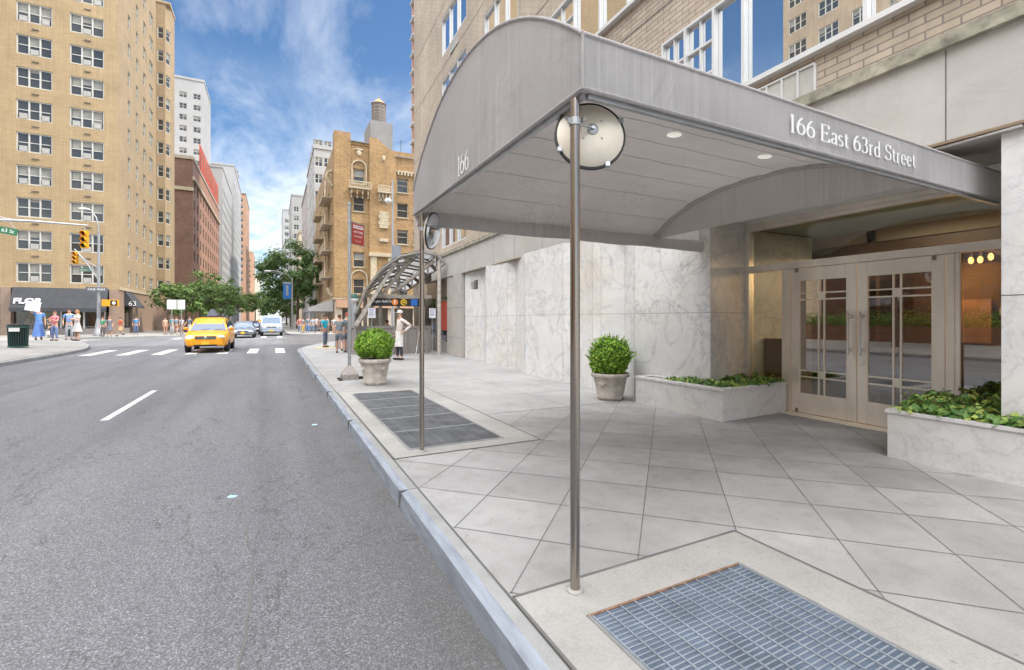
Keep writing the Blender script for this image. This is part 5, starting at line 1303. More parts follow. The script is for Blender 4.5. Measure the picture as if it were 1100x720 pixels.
    wp = MB(); 
    for s in (-.35,.2): wp.bar((s,cow-.0,zb+.02),(s+.42,cow+.12,zb+.09),.012,.012)
    wp.build('wiper', M['black'], t, world=False)
    if roof == 'taxi':
        r_ = MB(); r_.box(-.30,.30,(ws+rf)/2-.14,(ws+rf)/2+.14,H+.02,H+.17); r_.build('roof_light', M['white'], t, world=False, bevel=.03)
        text('TAXI', .13, 'lettering', M['black'], t, (0,(ws+rf)/2-.145,H+.095), (R(90),0,0), .003)
    if roof in ('rack','taxi_rack'):
        r_ = MB()
        for s in (-1,1): r_.tube([(s*tw_*.8,ws+.2,H+.0),(s*tw_*.8,ws+.3,H+.09),(s*tw_*.8,rf-.3,H+.09),(s*tw_*.8,rf-.2,H+.0)], .018, 6)
        r_.bar((-tw_*.8,ws+.7,H+.09),(tw_*.8,ws+.7,H+.09),.03,.02); r_.bar((-tw_*.8,rf-.8,H+.09),(tw_*.8,rf-.8,H+.09),.03,.02); r_.build('roof_rack', M['black'], t, world=False)
        if roof == 'taxi_rack':
            r_ = MB(); r_.add([(-.25,ws+.8,H+.10),(.25,ws+.8,H+.10),(.25,ws+2.0,H+.10),(-.25,ws+2.0,H+.10),(-.06,ws+.85,H+.46),(.06,ws+.85,H+.46),(.06,ws+1.95,H+.46),(-.06,ws+1.95,H+.46)], [(0,1,5,4),(1,2,6,5),(2,3,7,6),(3,0,4,7),(4,5,6,7)])
            r_.build('roof_board', M['car_grey'], t, world=False, bevel=.03)
    return t
zr = lambda x, y: zroad(x, y)
vehicle('taxi', 'yellow taxi at the near crosswalk with one headlamp lit', (-2.9,26.2,zr(-2.9,27)), 0, 'suv', 'yellow_cab', None, 'taxi_rack', lit=1)
vehicle('car', 'grey saloon car driving behind the near yellow taxi', (-2.45,46.5,zr(-2.4,48)), 0, 'sedan', 'car_grey', None, None, lit=1)
vehicle('car', 'black saloon car between the grey saloon and the distant taxi', (-2.25,57.0,zr(-2.2,57)), 0, 'sedan', 'car_black', None, None)
vehicle('taxi', 'small distant yellow taxi beyond the crossing, left of the silver van', (-1.9,72.5,-.15), 0, 'sedan', 'yellow_cab', None, 'taxi')
vehicle('van', 'silver blue van standing beyond the crossing by the right kerb', (-.28,51.6,zr(-.3,53)), 0, 'van', 'car_silver', None, 'rack')
vehicle('parked_car', 'black car parked far down the street by the left kerb', (-6.6,80,-.15), 0, 'sedan', 'car_black')
# ------------------------------------------------------------------ street furniture, left side
# bins
def bin_(loc, label, s=1.0):
    t = thing('litter_bin', label, 'litter bin', loc); x, y, z = loc
    m = MB()
    for i in range(26):
        a = 2*math.pi*i/26; m.bar((x+.30*s*math.cos(a),y+.30*s*math.sin(a),z+.04),(x+.33*s*math.cos(a),y+.33*s*math.sin(a),z+.92*s),.03,.012)
    m.lathe([(.34*s,.86*s),(.36*s,.86*s),(.36*s,.93*s),(.34*s,.93*s)], (x,y,z), 26); m.lathe([(.31*s,.03),(.33*s,.03),(.33*s,.09),(.31*s,.09)], (x,y,z), 26)
    m.build('basket', M['green_can'], t)
    m = MB(); m.lathe([(0,.05),(.27*s,.05),(.30*s,.84*s),(0,.84*s)], (x,y,z), 20); m.build('liner', M['black'], t)
    m = MB(); m.lathe([(.36*s,.935*s),(.35*s,.99*s),(.20*s,1.03*s),(.19*s,1.0*s),(.34*s,.94*s)], (x,y,z), 26); m.build('lid', M['dark_metal'], t)
    m = MB(); m.box(x-.17*s,x+.17*s,y-.37*s,y-.35*s,z+.70*s,z+.86*s); m.build('notice', M['white'], t)
bin_((-9.95,27.9,zl(-9.95,28)), 'large dark green slatted litter bin at the left edge of the picture', 1.0)
bin_((-15.35,52.6,0), 'smaller dark green litter bin beside the far lamp post', 1.0)
# lamp post with its own diagonal signal arm
def signal(mb_parent, loc, rz, label, s=1.0, lit=None):
    t = thing('traffic_signal', label, 'traffic light', loc, rz)
    for k in range(3):
        z = -.36*k*s
        m = MB(); m.box(-.17*s,.17*s,-.10*s,.14*s,z-.17*s,z+.17*s); m.build('housing', M['sig_yellow'], t, world=False, bevel=.02)
        m = MB(); m.lathe([(0,.0),(.12*s,.0)], (0,-.103*s,z), 20, (0,-1,0)); m.build('lens', M[('lens_red','lens_dark','lens_green')[k]], t, world=False, fix=False)
        m = MB(); nn = 14; P = [(.135*s*math.cos(R(-20+220*i/nn)), .135*s*math.sin(R(-20+220*i/nn))) for i in range(nn+1)]
        m.add([(a,-.10*s,z+b) for a, b in P]+[(a,-.30*s,z+b-.02) for a, b in P], [(i,i+1,nn+2+i,nn+1+i) for i in range(nn)]); m.build('visor', M['sig_yellow'], t, world=False, fix=False)
    m = MB(); m.tube([(0,.02,.17*s),(0,.02,.38*s)], .035*s, 8); m.build('bracket', M['galv'], t, world=False)
    return t
t = thing('street_lamp', 'tall grey street lamp post on the far left corner carrying a slanting signal arm', 'street lamp', (-14.05,54.2,0))
m = MB(); x, y = -14.05, 54.2
m.lathe([(.42,0),(.42,.25),(.30,.5),(.26,1.0),(.17,1.5),(.15,1.6)], (x,y,0), 12); m.build('base', M['galv'], t, smooth=True)
m = MB(); m.tube([(x,y,1.5),(x,y,9.2)], [.15,.09], 12); m.build('post', M['galv'], t, smooth=True)
m = MB(); m.tube([(x,y,9.0),(x-.02,y,9.8),(x-.2,y+.1,10.6),(x-.55,y+.2,11.2),(x-.9,y+.4,11.35)], [.07,.06,.05,.045,.04], 8); m.build('lamp_arm', M['galv'], t, smooth=True)
m = MB(); m.ell((x-1.15,y+.5,11.36),(.42,.18,.10),12,6); m.build('lamp_head', M['white'], t, smooth=True)
m = MB(); m.tube([(x,y,5.0),(x-1.0,y+.45,6.6),(x-1.9,y+.85,7.75)], .06, 8); m.tube([(x-.1,y,6.1),(x-1.2,y+.5,6.95)], .03, 6); m.build('signal_arm', M['galv'], t, smooth=True)
st_ = thing('street_sign', 'small green street name sign on the slanting arm of the lamp post', 'sign', (-15.0,54.5,5.9)); 
m = MB(); m.box(-.45,.45,-.02,.02,-.14,.14); m.build('plate', M['green_sign'], st_, world=False); text('Lexington Av', .17, 'lettering', M['letters'], st_, (0,-.024,0), (R(90),0,0), .002, sx=.85)
st_ = thing('street_sign', 'white one way sign high on the lamp post', 'sign', (-14.15,54.0,4.15)); m = MB(); m.box(-.75,.75,-.02,.02,-.2,.2); m.build('plate', M['car_grey'], st_, world=False); text('ONE WAY', .26, 'lettering', M['letters'], st_, (0,-.024,0), (R(90),0,0), .002)
signal(None, (-15.85,54.9,7.35), R(-12), 'yellow traffic signal hanging from the slanting arm of the lamp post', 1.05)
pd = thing('pedestrian_signal', 'yellow box pedestrian signal on the lamp post showing a white hand sized panel', 'pedestrian signal', (-13.1,53.8,2.95))
m = MB(); m.box(-.62,.55,-.16,.16,-.30,.30); m.build('housing', M['sig_yellow'], pd, world=False, bevel=.02)
m = MB(); m.box(.0,.48,-.175,-.162,-.23,.23); m.build('screen', M['lens_dark'], pd, world=False); m = MB(); m.ell((.24,-.18,0),(.13,.01,.15)); m.build('symbol', M['letters'], pd, world=False)
m = MB(); m.bar((-.95,.25,0),(-.6,.05,0),.05,.05); m.build('bracket', M['galv'], pd, world=False)
# near mast arm from the left
t = thing('signal_mast', 'long horizontal grey mast arm reaching in from the left edge', 'signal mast', (-15.6,36.6,.4))
m = MB(); m.tube([(-15.6,36.6,.4),(-15.6,36.6,8.2)], [.14,.11], 12); m.build('post', M['galv'], t, smooth=True)
m = MB(); m.tube([(-15.6,36.6,7.0),(-12.5,36.6,7.15),(-10.0,36.6,7.12)], [.09,.07,.05], 8); m.tube([(-15.6,36.6,7.9),(-13.6,36.6,7.2),(-13.1,36.6,7.15)], .025, 6); m.build('arm', M['galv'], t, smooth=True)
signal(None, (-10.15,36.6,6.63), R(-8), 'yellow traffic signal at the tip of the long horizontal mast arm', 1.0)
st_ = thing('street_sign', 'green E 63 St street sign hanging from the mast arm at the left edge', 'sign', (-13.65,36.55,6.52)); st_.rotation_euler = (0,R(10),R(-6))
m = MB(); m.box(-.60,.62,-.015,.015,-.19,.19); m.build('plate', M['green_sign'], st_, world=False); text('E 63 St', .27, 'lettering', M['letters'], st_, (.1,-.018,0), (R(90),0,0), .002)
m = MB(); m.tube([(-.5,0,.18),(-.2,0,.60)], .015, 6); m.tube([(.5,0,.18),(.2,0,.52)], .015, 6); m.build('hanger', M['galv'], st_, world=False)
# white regulation signs on a far post
for (x, y, w, lb) in ((-8.75,54.6,.75,'left of two white square signs on thin posts at the far left corner'), (-8.0,54.6,.6,'right of two white square signs on thin posts at the far left corner')):
    t = thing('regulation_sign', lb, 'sign', (x,y,0)); MB().tube([(x,y,0),(x,y,3.4)], .04, 8).build('post', M['galv'], t); MB().box(x-w/2,x+w/2,y-.05,y-.03,2.45,3.35).build('plate', M['white'], t)
# banner lamp far on the right
t = thing('street_lamp', 'grey street lamp with long arm and blue banner in front of the right hand tree', 'street lamp', (2.35,77,0))
m = MB(); m.tube([(2.35,77,0),(2.35,77,7.6)], [.16,.10], 10); m.build('post', M['galv'], t, smooth=True)
m = MB(); m.tube([(2.35,77,7.5),(1.6,76.7,8.1),(.2,76.3,8.5),(-.6,76,8.45)], .07, 8); m.build('arm', M['galv'], t, smooth=True)
m = MB(); m.ell((-.9,75.9,8.4),(.5,.2,.12)); m.build('lamp_head', M['white'], t, smooth=True)
bn = thing('street_banner', 'blue street banner hanging on the far right lamp post', 'banner', (1.75,76.9,4.5))
m = MB(); m.box(-.65,.45,-.03,.0,0,2.5); m.build('cloth', M['blue_banner'], bn, world=False); m = MB(); m.box(-.65,.45,-.05,-.032,2.2,2.5); m.box(-.28,.08,-.05,-.032,.5,2.0); m.build('print', M['kerbsteel'], bn, world=False)

# ------------------------------------------------------------------ trees
def tree(loc, label, h, rx, rz, n, mat, seed, trunk=.16, group=None, ls=.34):
    rnd = random.Random(seed); t = thing('street_tree', label, 'tree', loc, 0, group); x0, y0, z0 = loc
    m = MB(); cz = h-rz; m.tube([(x0,y0,z0),(x0+.08,y0,z0+cz*.5),(x0,y0+.05,z0+cz),(x0+.1,y0,z0+h*.85)], [trunk,trunk*.8,trunk*.55,trunk*.15], 9)
    blobs = []
    for _ in range(34):
        u, v = rnd.uniform(-.75, 1), rnd.uniform(0, 6.28); w = math.sqrt(1-u*u); rr = rnd.uniform(.35, 1.12)
        c = Vector((x0+rx*w*math.cos(v)*rr, y0+rx*w*math.sin(v)*rr, z0+cz+rz*u*rr)); blobs.append((c, rnd.uniform(.10,.27)*rx))
        if len(blobs) % 2: m.tube([(x0,y0,z0+cz*.62+rnd.random()*cz*.3), tuple((Vector((x0,y0,z0+cz))+c)/2+Vector((0,0,-.1*rz))), tuple(c)], [trunk*.4,trunk*.22,.02], 5)
    m.build('trunk', M['bark'], t, smooth=True)
    lf = MB()
    for i in range(n):
        c, r = blobs[rnd.randrange(len(blobs))]; d = Vector((rnd.gauss(0,1), rnd.gauss(0,1), rnd.gauss(0,1))).normalized()
        p = c+Vector((d.x*r*1.25, d.y*r*1.25, d.z*r*.8))*(rnd.random()**.5)*(1.5 if rnd.random() < .12 else 1)
        leaf(lf, p, d+Vector((0,0,.6)), ls*rnd.uniform(.6,1.3), rnd, .3, .7)
    lf.build('crown', mat, t, fix=False)
TL = [((-9.3,66,0),6.0,2.9,2.3,'first street tree on the left pavement, beside the tan building'), ((-9.0,75,0),7.2,3.4,2.8,'second street tree on the left pavement'), ((-9.1,88,0),8.6,3.6,3.4,'third street tree on the left pavement, tallest, before the rose brick building'), ((-9.0,102,0),8.6,3.8,3.4,'fourth street tree on the left pavement'), ((-9.0,120,0),8.8,4.8,3.2,'fifth street tree on the left pavement'), ((-8.8,145,0),9.2,5,3.4,'farthest street tree on the left pavement, small above the taxi')]
for i, (p, h, rx, rz, lb) in enumerate(TL): tree(p, lb, h, rx, rz, 2900, M['leaf_tree'], 30+i, group='street trees on the left pavement')
tree((3.3,84,0), 'large dark tree on the right pavement behind the blue banner', 13.2, 5.6, 5.0, 8500, M['leaf_tree2'], 51, .24, ls=.42)
tree((2.8,98,0), 'second dark tree on the right pavement behind the larger one', 13.0, 6.2, 5.2, 5500, M['leaf_tree2'], 52, .22, ls=.45)
tree((-3.2,235,0), 'distant pale green tree closing the middle of the street', 13, 7, 5.5, 3200, M['leaf_tree'], 55, .22, ls=.8)
tree((2.6,128,0), 'third dark tree on the right pavement, half hidden by the second', 11, 5, 4.5, 3000, M['leaf_tree2'], 56, .2, ls=.5)
tree((1.6,180,0), 'distant pale green tree at the end of the street, right side', 12, 7, 5, 3000, M['leaf_tree'], 53, .22, ls=.7)
tree((-6.5,200,0), 'distant pale green tree at the end of the street, left side', 12.5, 7, 5, 3000, M['leaf_tree'], 54, .22, ls=.7)

# ------------------------------------------------------------------ buildings across the avenue
def simple_roof(m, x0, x1, y0, y1, z): m.quad((x0,y0,z),(x1,y0,z),(x1,y1,z),(x0,y1,z))
# tan corner block
tb = thing('apartment_block', 'tall tan brick apartment block with shop on the ground floor at the left', 'building', (-20,68,0))
FH = 3.06; XC = -14.0
fz = [5.1+FH*i for i in range(13)]
H1 = []  # front, facing -Y, u from x=-40
for z in fz[:11]:
    for a, b in ((-21.55,-19.0), (-17.75,-15.15)): H1.append((a+40, b+40, z-.12, z+1.72))
for z in fz[:10]: H1.append((-24.9+40, -23.4+40, z-.12, z+1.72))
m = MB(); wall(m, (-40,60), (1,0), 4.45, 58, 26, H1, .22)
m.build('brick_wall', M['brick_tan_y'], tb, fix=False)
put_windows(tb, (-40,60), (1,0), [h for h in H1 if h[1]-h[0] > 2], .22, 3, 2, 'white_frame', .10, 5, acs=True, seed=3)
put_windows(tb, (-40,60), (1,0), [h for h in H1 if h[1]-h[0] < 2], .22, 2, 2, 'white_frame', .10, 5, acs=True, seed=4)
g_ = MB()
for z in fz[:11]:
    for x in (-20.2, -16.4): g_.box(x-.25,x+.25,59.93,59.998,z-1.0+.25,z-.9+.25)
g_.build('wall_vent', M['dark_frame'], tb)
H2 = []
for z in fz[:12]:
    for a, w in ((3.3,1.0), (6.6,1.0), (9.9,1.2), (13.0,1.9)): H2.append((a, a+w, z, z+1.55))
m = MB(); wall(m, (XC,60), (0,1), 4.45, 58, 16.6, H2, .22); simple_roof(m, -40, XC, 60, 76.6, 58); m.quad((-40,76.6,0),(XC,76.6,0),(XC,76.6,58),(-40,76.6,58)); m.quad((-40,60,0),(-40,76.6,0),(-40,76.6,58),(-40,60,58))
m.build('brick_wall', M['brick_tan_x'], tb, fix=False)
put_windows(tb, (XC,60), (0,1), [h for h in H2 if h[1]-h[0] < 1.8], .22, 1, 2, 'white_frame', .10, 4, seed=5)
put_windows(tb, (XC,60), (0,1), [h for h in H2 if h[1]-h[0] > 1.8], .22, 2, 2, 'white_frame', .10, 4, seed=6)
H3 = [(.75, 1.25, z, z+1.55) for z in fz[:12]]
m = MB(); wall(m, (XC,76.6), (1,0), 3.4, 43.5, 1.0, [(.15,.85,z,z+1.55) for z in fz[:12]], .2)
# chamfered corner of the wing then its street side
wall(m, (XC+1.0,76.6), (.33,.94), 3.4, 43.5, 1.4, [(.2,1.2,z,z+1.55) for z in fz[:12]], .2)
x2, y2 = XC+1.0+.464, 76.6+1.321
wall(m, (x2,y2), (0,1), 3.4, 43.5, 2.2, [], .2); m.quad((-30,y2+2.2,0),(x2,y2+2.2,0),(x2,y2+2.2,43.5),(-30,y2+2.2,43.5))
m.quad((-30,76.6,43.5),(XC+1,76.6,43.5),(x2,y2,43.5),(x2,y2+2.2,43.5),(-30,y2+2.2,43.5))
m.build('wing_wall', M['brick_tan_x'], tb, fix=False)
put_windows(tb, (XC,76.6), (1,0), [(.15,.85,z,z+1.55) for z in fz[:12]], .2, 1, 2, 'white_frame', .09, 3, seed=8)
put_windows(tb, (XC+1.0,76.6), (.33,.94), [(.2,1.2,z,z+1.55) for z in fz[:12]], .2, 1, 2, 'white_frame', .09, 3, seed=9)
m = MB(); m.box(XC-.0,x2+.1,76.5,y2+2.3,43.5,43.8); m.build('cornice', M['stone_trim'], tb)
# ground floor : granite piers, shop glass, awnings
for a in ((XC-.75,XC,59.98,62.0,0,4.45),(-22.6,-21.9,59.98,60.6,0,4.45),(-26.5,-25.9,59.98,60.6,0,4.45),(XC-.3,XC,65.0,76.6,0,4.45),(XC-.5,x2-.3,76.62,y2+2,0,3.38)):
    m = MB(); m.box(*a); m.build('stone_pier', M['brn_marble'], tb)
MB().box(XC-.02,XC+.10,60.0,76.58,4.45,4.75).build('string_course', M['stone_trim'], tb)
m = MB(); m.mat(0).box(-40,XC-.78,60.5,60.56,.6,4.3); m.mat(1).box(-40,XC-.76,60.4,60.9,0,.58)
for x in (-24.3,-20.2,-18.5,-16.8,-15.2): m.mat(2).box(x-.06,x+.06,60.42,60.49,.6,4.3)
m.mat(0).box(XC-.2,XC-.15,62.02,64.98,.6,3.6); m.mat(1).box(XC-.25,XC-.1,62.02,64.98,0,.58); m.mat(2).box(XC-.22,XC-.1,62.02,64.98,3.62,4.45)
m.mat(3).box(-40,XC-.8,60.9,66,0,.1); m.mat(4).box(-40,XC-.8,66,66.1,0,4.4)
m.build('shop_front', [M['shopglass'], M['granite'], M['alu_frame'], M['walkfar'], M['lobby_wall']], tb)
rnd = random.Random(8); 
sh = thing('shop_display', 'coloured rugs and furniture on show behind the shop window under the lettered awning', 'shop display', (-18,63,.1))
cols = [(.55,.12,.08),(.08,.30,.28),(.65,.55,.3),(.6,.6,.6),(.12,.18,.4),(.15,.35,.12),(.5,.3,.15)]
for i in range(16):
    x = -24+i*.6+rnd.uniform(-.1,.1); w = rnd.uniform(.25,.5); z = rnd.uniform(.5,2.6); y = 61.6+rnd.random()*2
    m = MB(); m.box(x,x+w,y,y+.12,.1,z); m.ell((x+w/2,y,z+.15),(w*.4,.1,.18)); m.build('display_piece', cloth(rnd.choice(cols)), sh)
aw = thing('shop_awning', 'long charcoal awning lettered FLOR above the corner shop window', 'awning', (-18,60,3))
m = MB(); m.extr([(-21.75,59.96,4.5),(-21.75,59.2,2.55),(-21.75,59.2,2.2),(-21.75,59.26,2.2),(-21.75,59.26,2.55),(-21.75,59.96,4.40)], (6.95,0,0)); m.build('cloth', M['canvas_dk'], aw)
text('FLOR', .72, 'lettering', M['letters'], aw, (-20.55+18,59.40-60-.03,3.18-3), (R(68.7),0,0), .01, bold=.025, sx=1.15)
aw = thing('shop_awning', 'small charcoal awning lettered 63 on the side of the corner shop', 'awning', (-13.5,63.5,3))
m = MB(); m.extr([(-13.98,61.9,4.45),(-12.9,61.9,2.75),(-12.94,61.9,2.70),(-13.98,61.9,4.35)], (0,3.2,0)); m.quad((-13.98,61.91,4.4),(-12.92,61.91,2.74),(-13.98,61.91,2.9)); m.build('cloth', M['canvas_dk'], aw)
text('63', .7, 'lettering', M['letters'], aw, (-13.30+13.5,61.88-63.5,3.12-3), (R(90),0,0), .01)
aw = thing('door_awning', 'small dark door awning under the bay wing of the tan block', 'awning', (-11.6,80,2.5))
m = MB(); m.extr([(-12,79,3.4),(-9.8,79,3.1),(-9.8,79,2.75),(-12,79,2.75)], (0,3,0)); m.build('cloth', M['canvas_dk'], aw); m = MB(); m.tube([(-9.9,79.1,0),(-9.9,79.1,2.8)],.03,6); m.tube([(-9.9,81.9,0),(-9.9,81.9,2.8)],.03,6); m.build('post', M['steel'], aw)

def far_block(name, label, x0, x1, y0, y1, z, mat, front=None, side='E', sidew=None, fr='white_frame', pane='pane', parapet=True, matf=None, seed=1, trim='stone_trim', z0w=5, cat='building', sidespec=(2,2), group=None):
    """front faces -Y ; side 'E' faces +X, 'W' faces -X. front/sidew: (count, first z, floor height, width, height, rows)"""
    t = thing(name, label, cat, ((x0+x1)/2, (y0+y1)/2, 0), 0, group)
    HF, HS = [], []
    if front:
        n, zf, fh, w, h, rows = front
        for r in range(rows):
            for i in range(n): c = (x1-x0)*(i+.5)/n; HF.append((c-w/2, c+w/2, zf+r*fh, zf+r*fh+h))
    if sidew:
        n, zf, fh, w, h, rows = sidew
        for r in range(rows):
            for i in range(n): c = (y1-y0)*(i+.5)/n; HS.append((c-w/2, c+w/2, zf+r*fh, zf+r*fh+h))
    m = MB(); wall(m, (x0,y0), (1,0), 0, z, x1-x0, HF, .2); m.build('front_wall', M[matf or mat], t, fix=False)
    m = MB()
    if side == 'E': O, tt = (x1,y0), (0,1)
    else: O, tt = (x0,y1), (0,-1)
    wall(m, O, tt, 0, z, y1-y0, HS, .2); simple_roof(m, x0, x1, y0, y1, z); m.quad((x0,y1,0),(x1,y1,0),(x1,y1,z),(x0,y1,z))
    xo = x0 if side == 'E' else x1; m.quad((xo,y0,0),(xo,y1,0),(xo,y1,z),(xo,y0,z))
    m.build('side_wall', M[mat], t, fix=False)
    if HF: put_windows(t, (x0,y0), (1,0), HF, .2, sidespec[0], sidespec[1], fr, .09, 3, pane, seed=seed)
    if HS: put_windows(t, O, tt, HS, .2, sidespec[0], sidespec[1], fr, .09, 3, pane, seed=seed+1)
    if parapet: MB().box(x0-.15,x1+.15,y0-.15,y1+.15,z,z+.6).build('parapet', M[trim], t)
    return t
ht = far_block('hotel_building', 'rose brick hotel with dark side wall and red lettered roof fence on the left', -34, -13.5, 104, 150, 31, 'brick_red_x', matf='brick_dark_y', sidew=(11, 6, 3.2, 1.6, 1.9, 7), trim='limestone', fr='dark_frame', sidespec=(1,2))
m = MB(); m.box(-13.5,-13.1,103.8,150,4.4,5.0); m.box(-13.5,-13.15,103.8,150,27.2,27.8); m.box(-34,-13.3,103.75,104,25.2,25.8); m.build('cornice', M['stone_trim'], ht)
m = MB(); m.extr([(-13.45,112,31.6),(-13.45,112,36.5),(-13.3,112,36.5),(-13.3,112,31.6)], (0,34,0)); o = m.build('roof_sign', M['redbanner'], ht)
m = MB()
for i in range(12): y = 113.5+i*2.8; m.box(-13.3,-13.2,y,y+.5,32.4,35.8); m.box(-13.3,-13.22,y+.7,y+1.5,34.8,35.3)
m.build('roof_sign_letters', M['brick_red_x'], ht)
m = MB(); m.box(-32,-28,108,112,31.6,34.5); m.box(-24,-22.5,106,107,31.6,34); m.build('roof_hut', M['brick_dark_y'], ht)
far_block('tower_block', 'tall plain white tower rising behind the rose brick hotel', -36, -17.2, 152, 167, 66, 'white_bldg', front=(6, 22, 3.0, 1.7, 1.5, 14), parapet=True, trim='white_bldg', fr='grey_bldg')
far_block('apartment_block', 'white balconied apartment block right of the hotel on the left side', -30, -13.4, 158, 190, 45, 'white_bldg', sidew=(8, 5, 3.0, 2.4, 1.6, 12), trim='white_bldg', seed=5, fr='grey_bldg')
far_block('apartment_block', 'cream and white stepped apartment block beyond the balconied one', -30, -13.0, 194, 235, 56, 'white_bldg', front=None, sidew=(7, 8, 3.1, 2.2, 1.7, 14), trim='white_bldg', seed=7, fr='grey_bldg')
far_block('apartment_block', 'small cream upper tier with windows behind the white blocks', -22, -14.6, 236, 248, 66, 'white_bldg', front=(3, 55, 3, 1.4, 1.6, 3), trim='white_bldg', seed=9)
far_block('apartment_block', 'slim brown tower with dark crown far down the left side', -22, -12.6, 262, 300, 62, 'orange_bldg', front=(2, 20, 3.2, 2.6, 1.8, 13), sidew=(5, 20, 3.2, 2.4, 1.8, 13), trim='dark_frame', seed=11)
far_block('apartment_block', 'lower terracotta block at the far end of the left side', -22, -12.4, 340, 380, 44, 'orange_bldg', front=(2, 8, 3.3, 2.4, 1.8, 10), sidew=(4, 8, 3.3, 2.4, 1.8, 10), trim='limestone', seed=13)
far_block('apartment_block', 'farthest pale block closing the left side of the street', -22, -11.5, 420, 470, 34, 'cream_bldg', sidew=(4, 6, 3.3, 2.4, 1.8, 8), seed=15)
# right side canyon
far_block('apartment_block', 'grey apartment block rising directly behind the ochre building', 6.4, 14, 92, 112, 32.5, 'grey_bldg', front=(5, 20, 3.1, 1.3, 1.7, 5), side='W', sidew=(5, 5, 3.1, 1.5, 1.8, 10), trim='grey_bldg', seed=17)
far_block('apartment_block', 'white apartment block on the right side beyond the grey one', 6.6, 22, 116, 140, 32, 'white_bldg', front=(4, 20, 3.1, 1.3, 1.7, 3), side='W', sidew=(6, 5, 3.1, 1.5, 1.8, 9), trim='white_bldg', seed=19)
far_block('apartment_block', 'cream narrow block on the right side beyond the white one', 6.2, 22, 146, 170, 26, 'cream_bldg', side='W', sidew=(6, 5, 3.1, 1.5, 1.8, 6), seed=21)
far_block('apartment_block', 'tall white tower farther along the right side', 5.2, 20, 178, 210, 44, 'white_bldg', front=(5, 20, 3.1, 1.6, 1.7, 7), side='W', sidew=(6, 6, 3.1, 1.6, 1.8, 12), trim='white_bldg', seed=23)
far_block('apartment_block', 'pale grey tower at the far end of the right side', 3.6, 18, 260, 300, 56, 'grey_bldg', front=(4, 20, 3.3, 1.8, 1.8, 10), side='W', sidew=(6, 10, 3.3, 1.8, 1.8, 13), trim='grey_bldg', seed=25)
tw2 = far_block('tower_block', 'thin slice of a red brown tower with white balconies behind our building', 24.1, 45, 90, 91.5, 100, 'brick_red_x', matf='brick_dark_y', trim='orange_bldg')
for i in range(26):
    MB().box(23.6,28.5,88.6,91,5+i*3.4,5.3+i*3.4).build('balcony', M['white_bldg'], tw2)

# ochre brick building across the avenue on the right
bb = thing('apartment_building', 'ochre brick building with carved balconies and a rooftop water tank across the avenue', 'building', (12,70,0))
XB = 6.5; ZR = 22.9
def bx_(u): # photograph column to x on the front plane y = 60
    k = .8923-.4515*(u-550)/504; d = 60/k; return d*.4515+.8923*(u-550)/504*d
HB = []; arched = []
for (u, w, zs) in ((385.6,1.35,(5.6,8.9,15.75,19.15)), (411.7,.95,(12.1,15.6,19.0)), (432.5,1.45,(5.2,8.6,12.1,15.5,18.7)), (449,1.3,(5.2,8.6,12.1,15.5,18.7))):
    for z in zs: c = bx_(u)-XB; HB.append((c-w/2, c+w/2, z-1.0, z+.85))
m = MB(); wall(m, (XB,60), (1,0), 4.1, ZR, 18, HB, .3)
simple_roof(m, XB, 24.5, 60, 90, ZR); m.quad((24.5,60,0),(24.5,90,0),(24.5,90,ZR),(24.5,60,ZR)); m.quad((XB,90,0),(24.5,90,0),(24.5,90,ZR),(XB,90,ZR))
m.build('front_wall', M['brick_brn_y'], bb, fix=False)
HS = [(a, a+1.3, z, z+1.9) for z in (4.8,8.2,11.6,15,18.4) for a in (2,6.5,10,14,18,22,26)]
m = MB(); wall(m, (XB,90), (0,-1), 4.1, ZR, 30, HS, .3); m.build('side_wall', M['brick_brn_x'], bb, fix=False)
put_windows(bb, (XB,60), (1,0), HB, .3, 1, 2, 'stone_trim', .09, 3, sill='stone_trim', seed=31)
put_windows(bb, (XB,90), (0,-1), HS, .3, 1, 2, 'stone_trim', .09, 3, sill='stone_trim', seed=32)
# raised pier, gable, tiled parapets
m = MB()
m.box(XB-.12,bx_(376.5),59.82,61.5,4.1,24.2)
gx0, gx1 = bx_(396.5), bx_(425)
m.extr([(gx0,59.7,4.1),(gx1,59.7,4.1),(gx1,59.7,21.6),(bx_(417),59.7,22.9),(bx_(409),59.7,23.6),(bx_(404),59.7,24.0),(gx0,59.7,24.0)], (0,.28,0))
mm = m.build('brick_pier', M['brick_brn_y'], bb)
m = MB()
for i in range(16): x = bx_(376.5)+i*.17*((bx_(396)-bx_(376.5))/2.72); m.tube([(x,59.75,ZR+.35),(x,60.5,ZR+.62)], .08, 6)
for i in range(24): x = gx1+.1+i*.25; m.tube([(x,59.75,ZR-.7),(x,60.5,ZR-.45)], .09, 6)
m.build('roof_tiles', M['white_bldg'], bb)
MB().box(bx_(376.5),bx_(396.5),59.9,60.4,ZR,ZR+.38).build('parapet', M['brick_brn_y'], bb)
def arch_trim(x, z, w, h):
    a = MB(); P = [(x-w/2, z)]+[(x-w/2*math.cos(R(180*i/10)), z+h-w/2+w/2*math.sin(R(180*i/10))) for i in range(11)]+[(x+w/2, z)]
    for i in range(len(P)-1): a.bar((P[i][0],59.93,P[i][1]),(P[i+1][0],59.93,P[i+1][1]),.16,.18,(0,1,0))
    a.build('arch_moulding', M['stone_trim'], bb)
for u, z, w, h in ((385.6,18.1,1.7,2.9),(411.7,18.0,1.3,2.8),(385.6,4.5,1.9,3.0)): arch_trim(bx_(u), z, w, h)
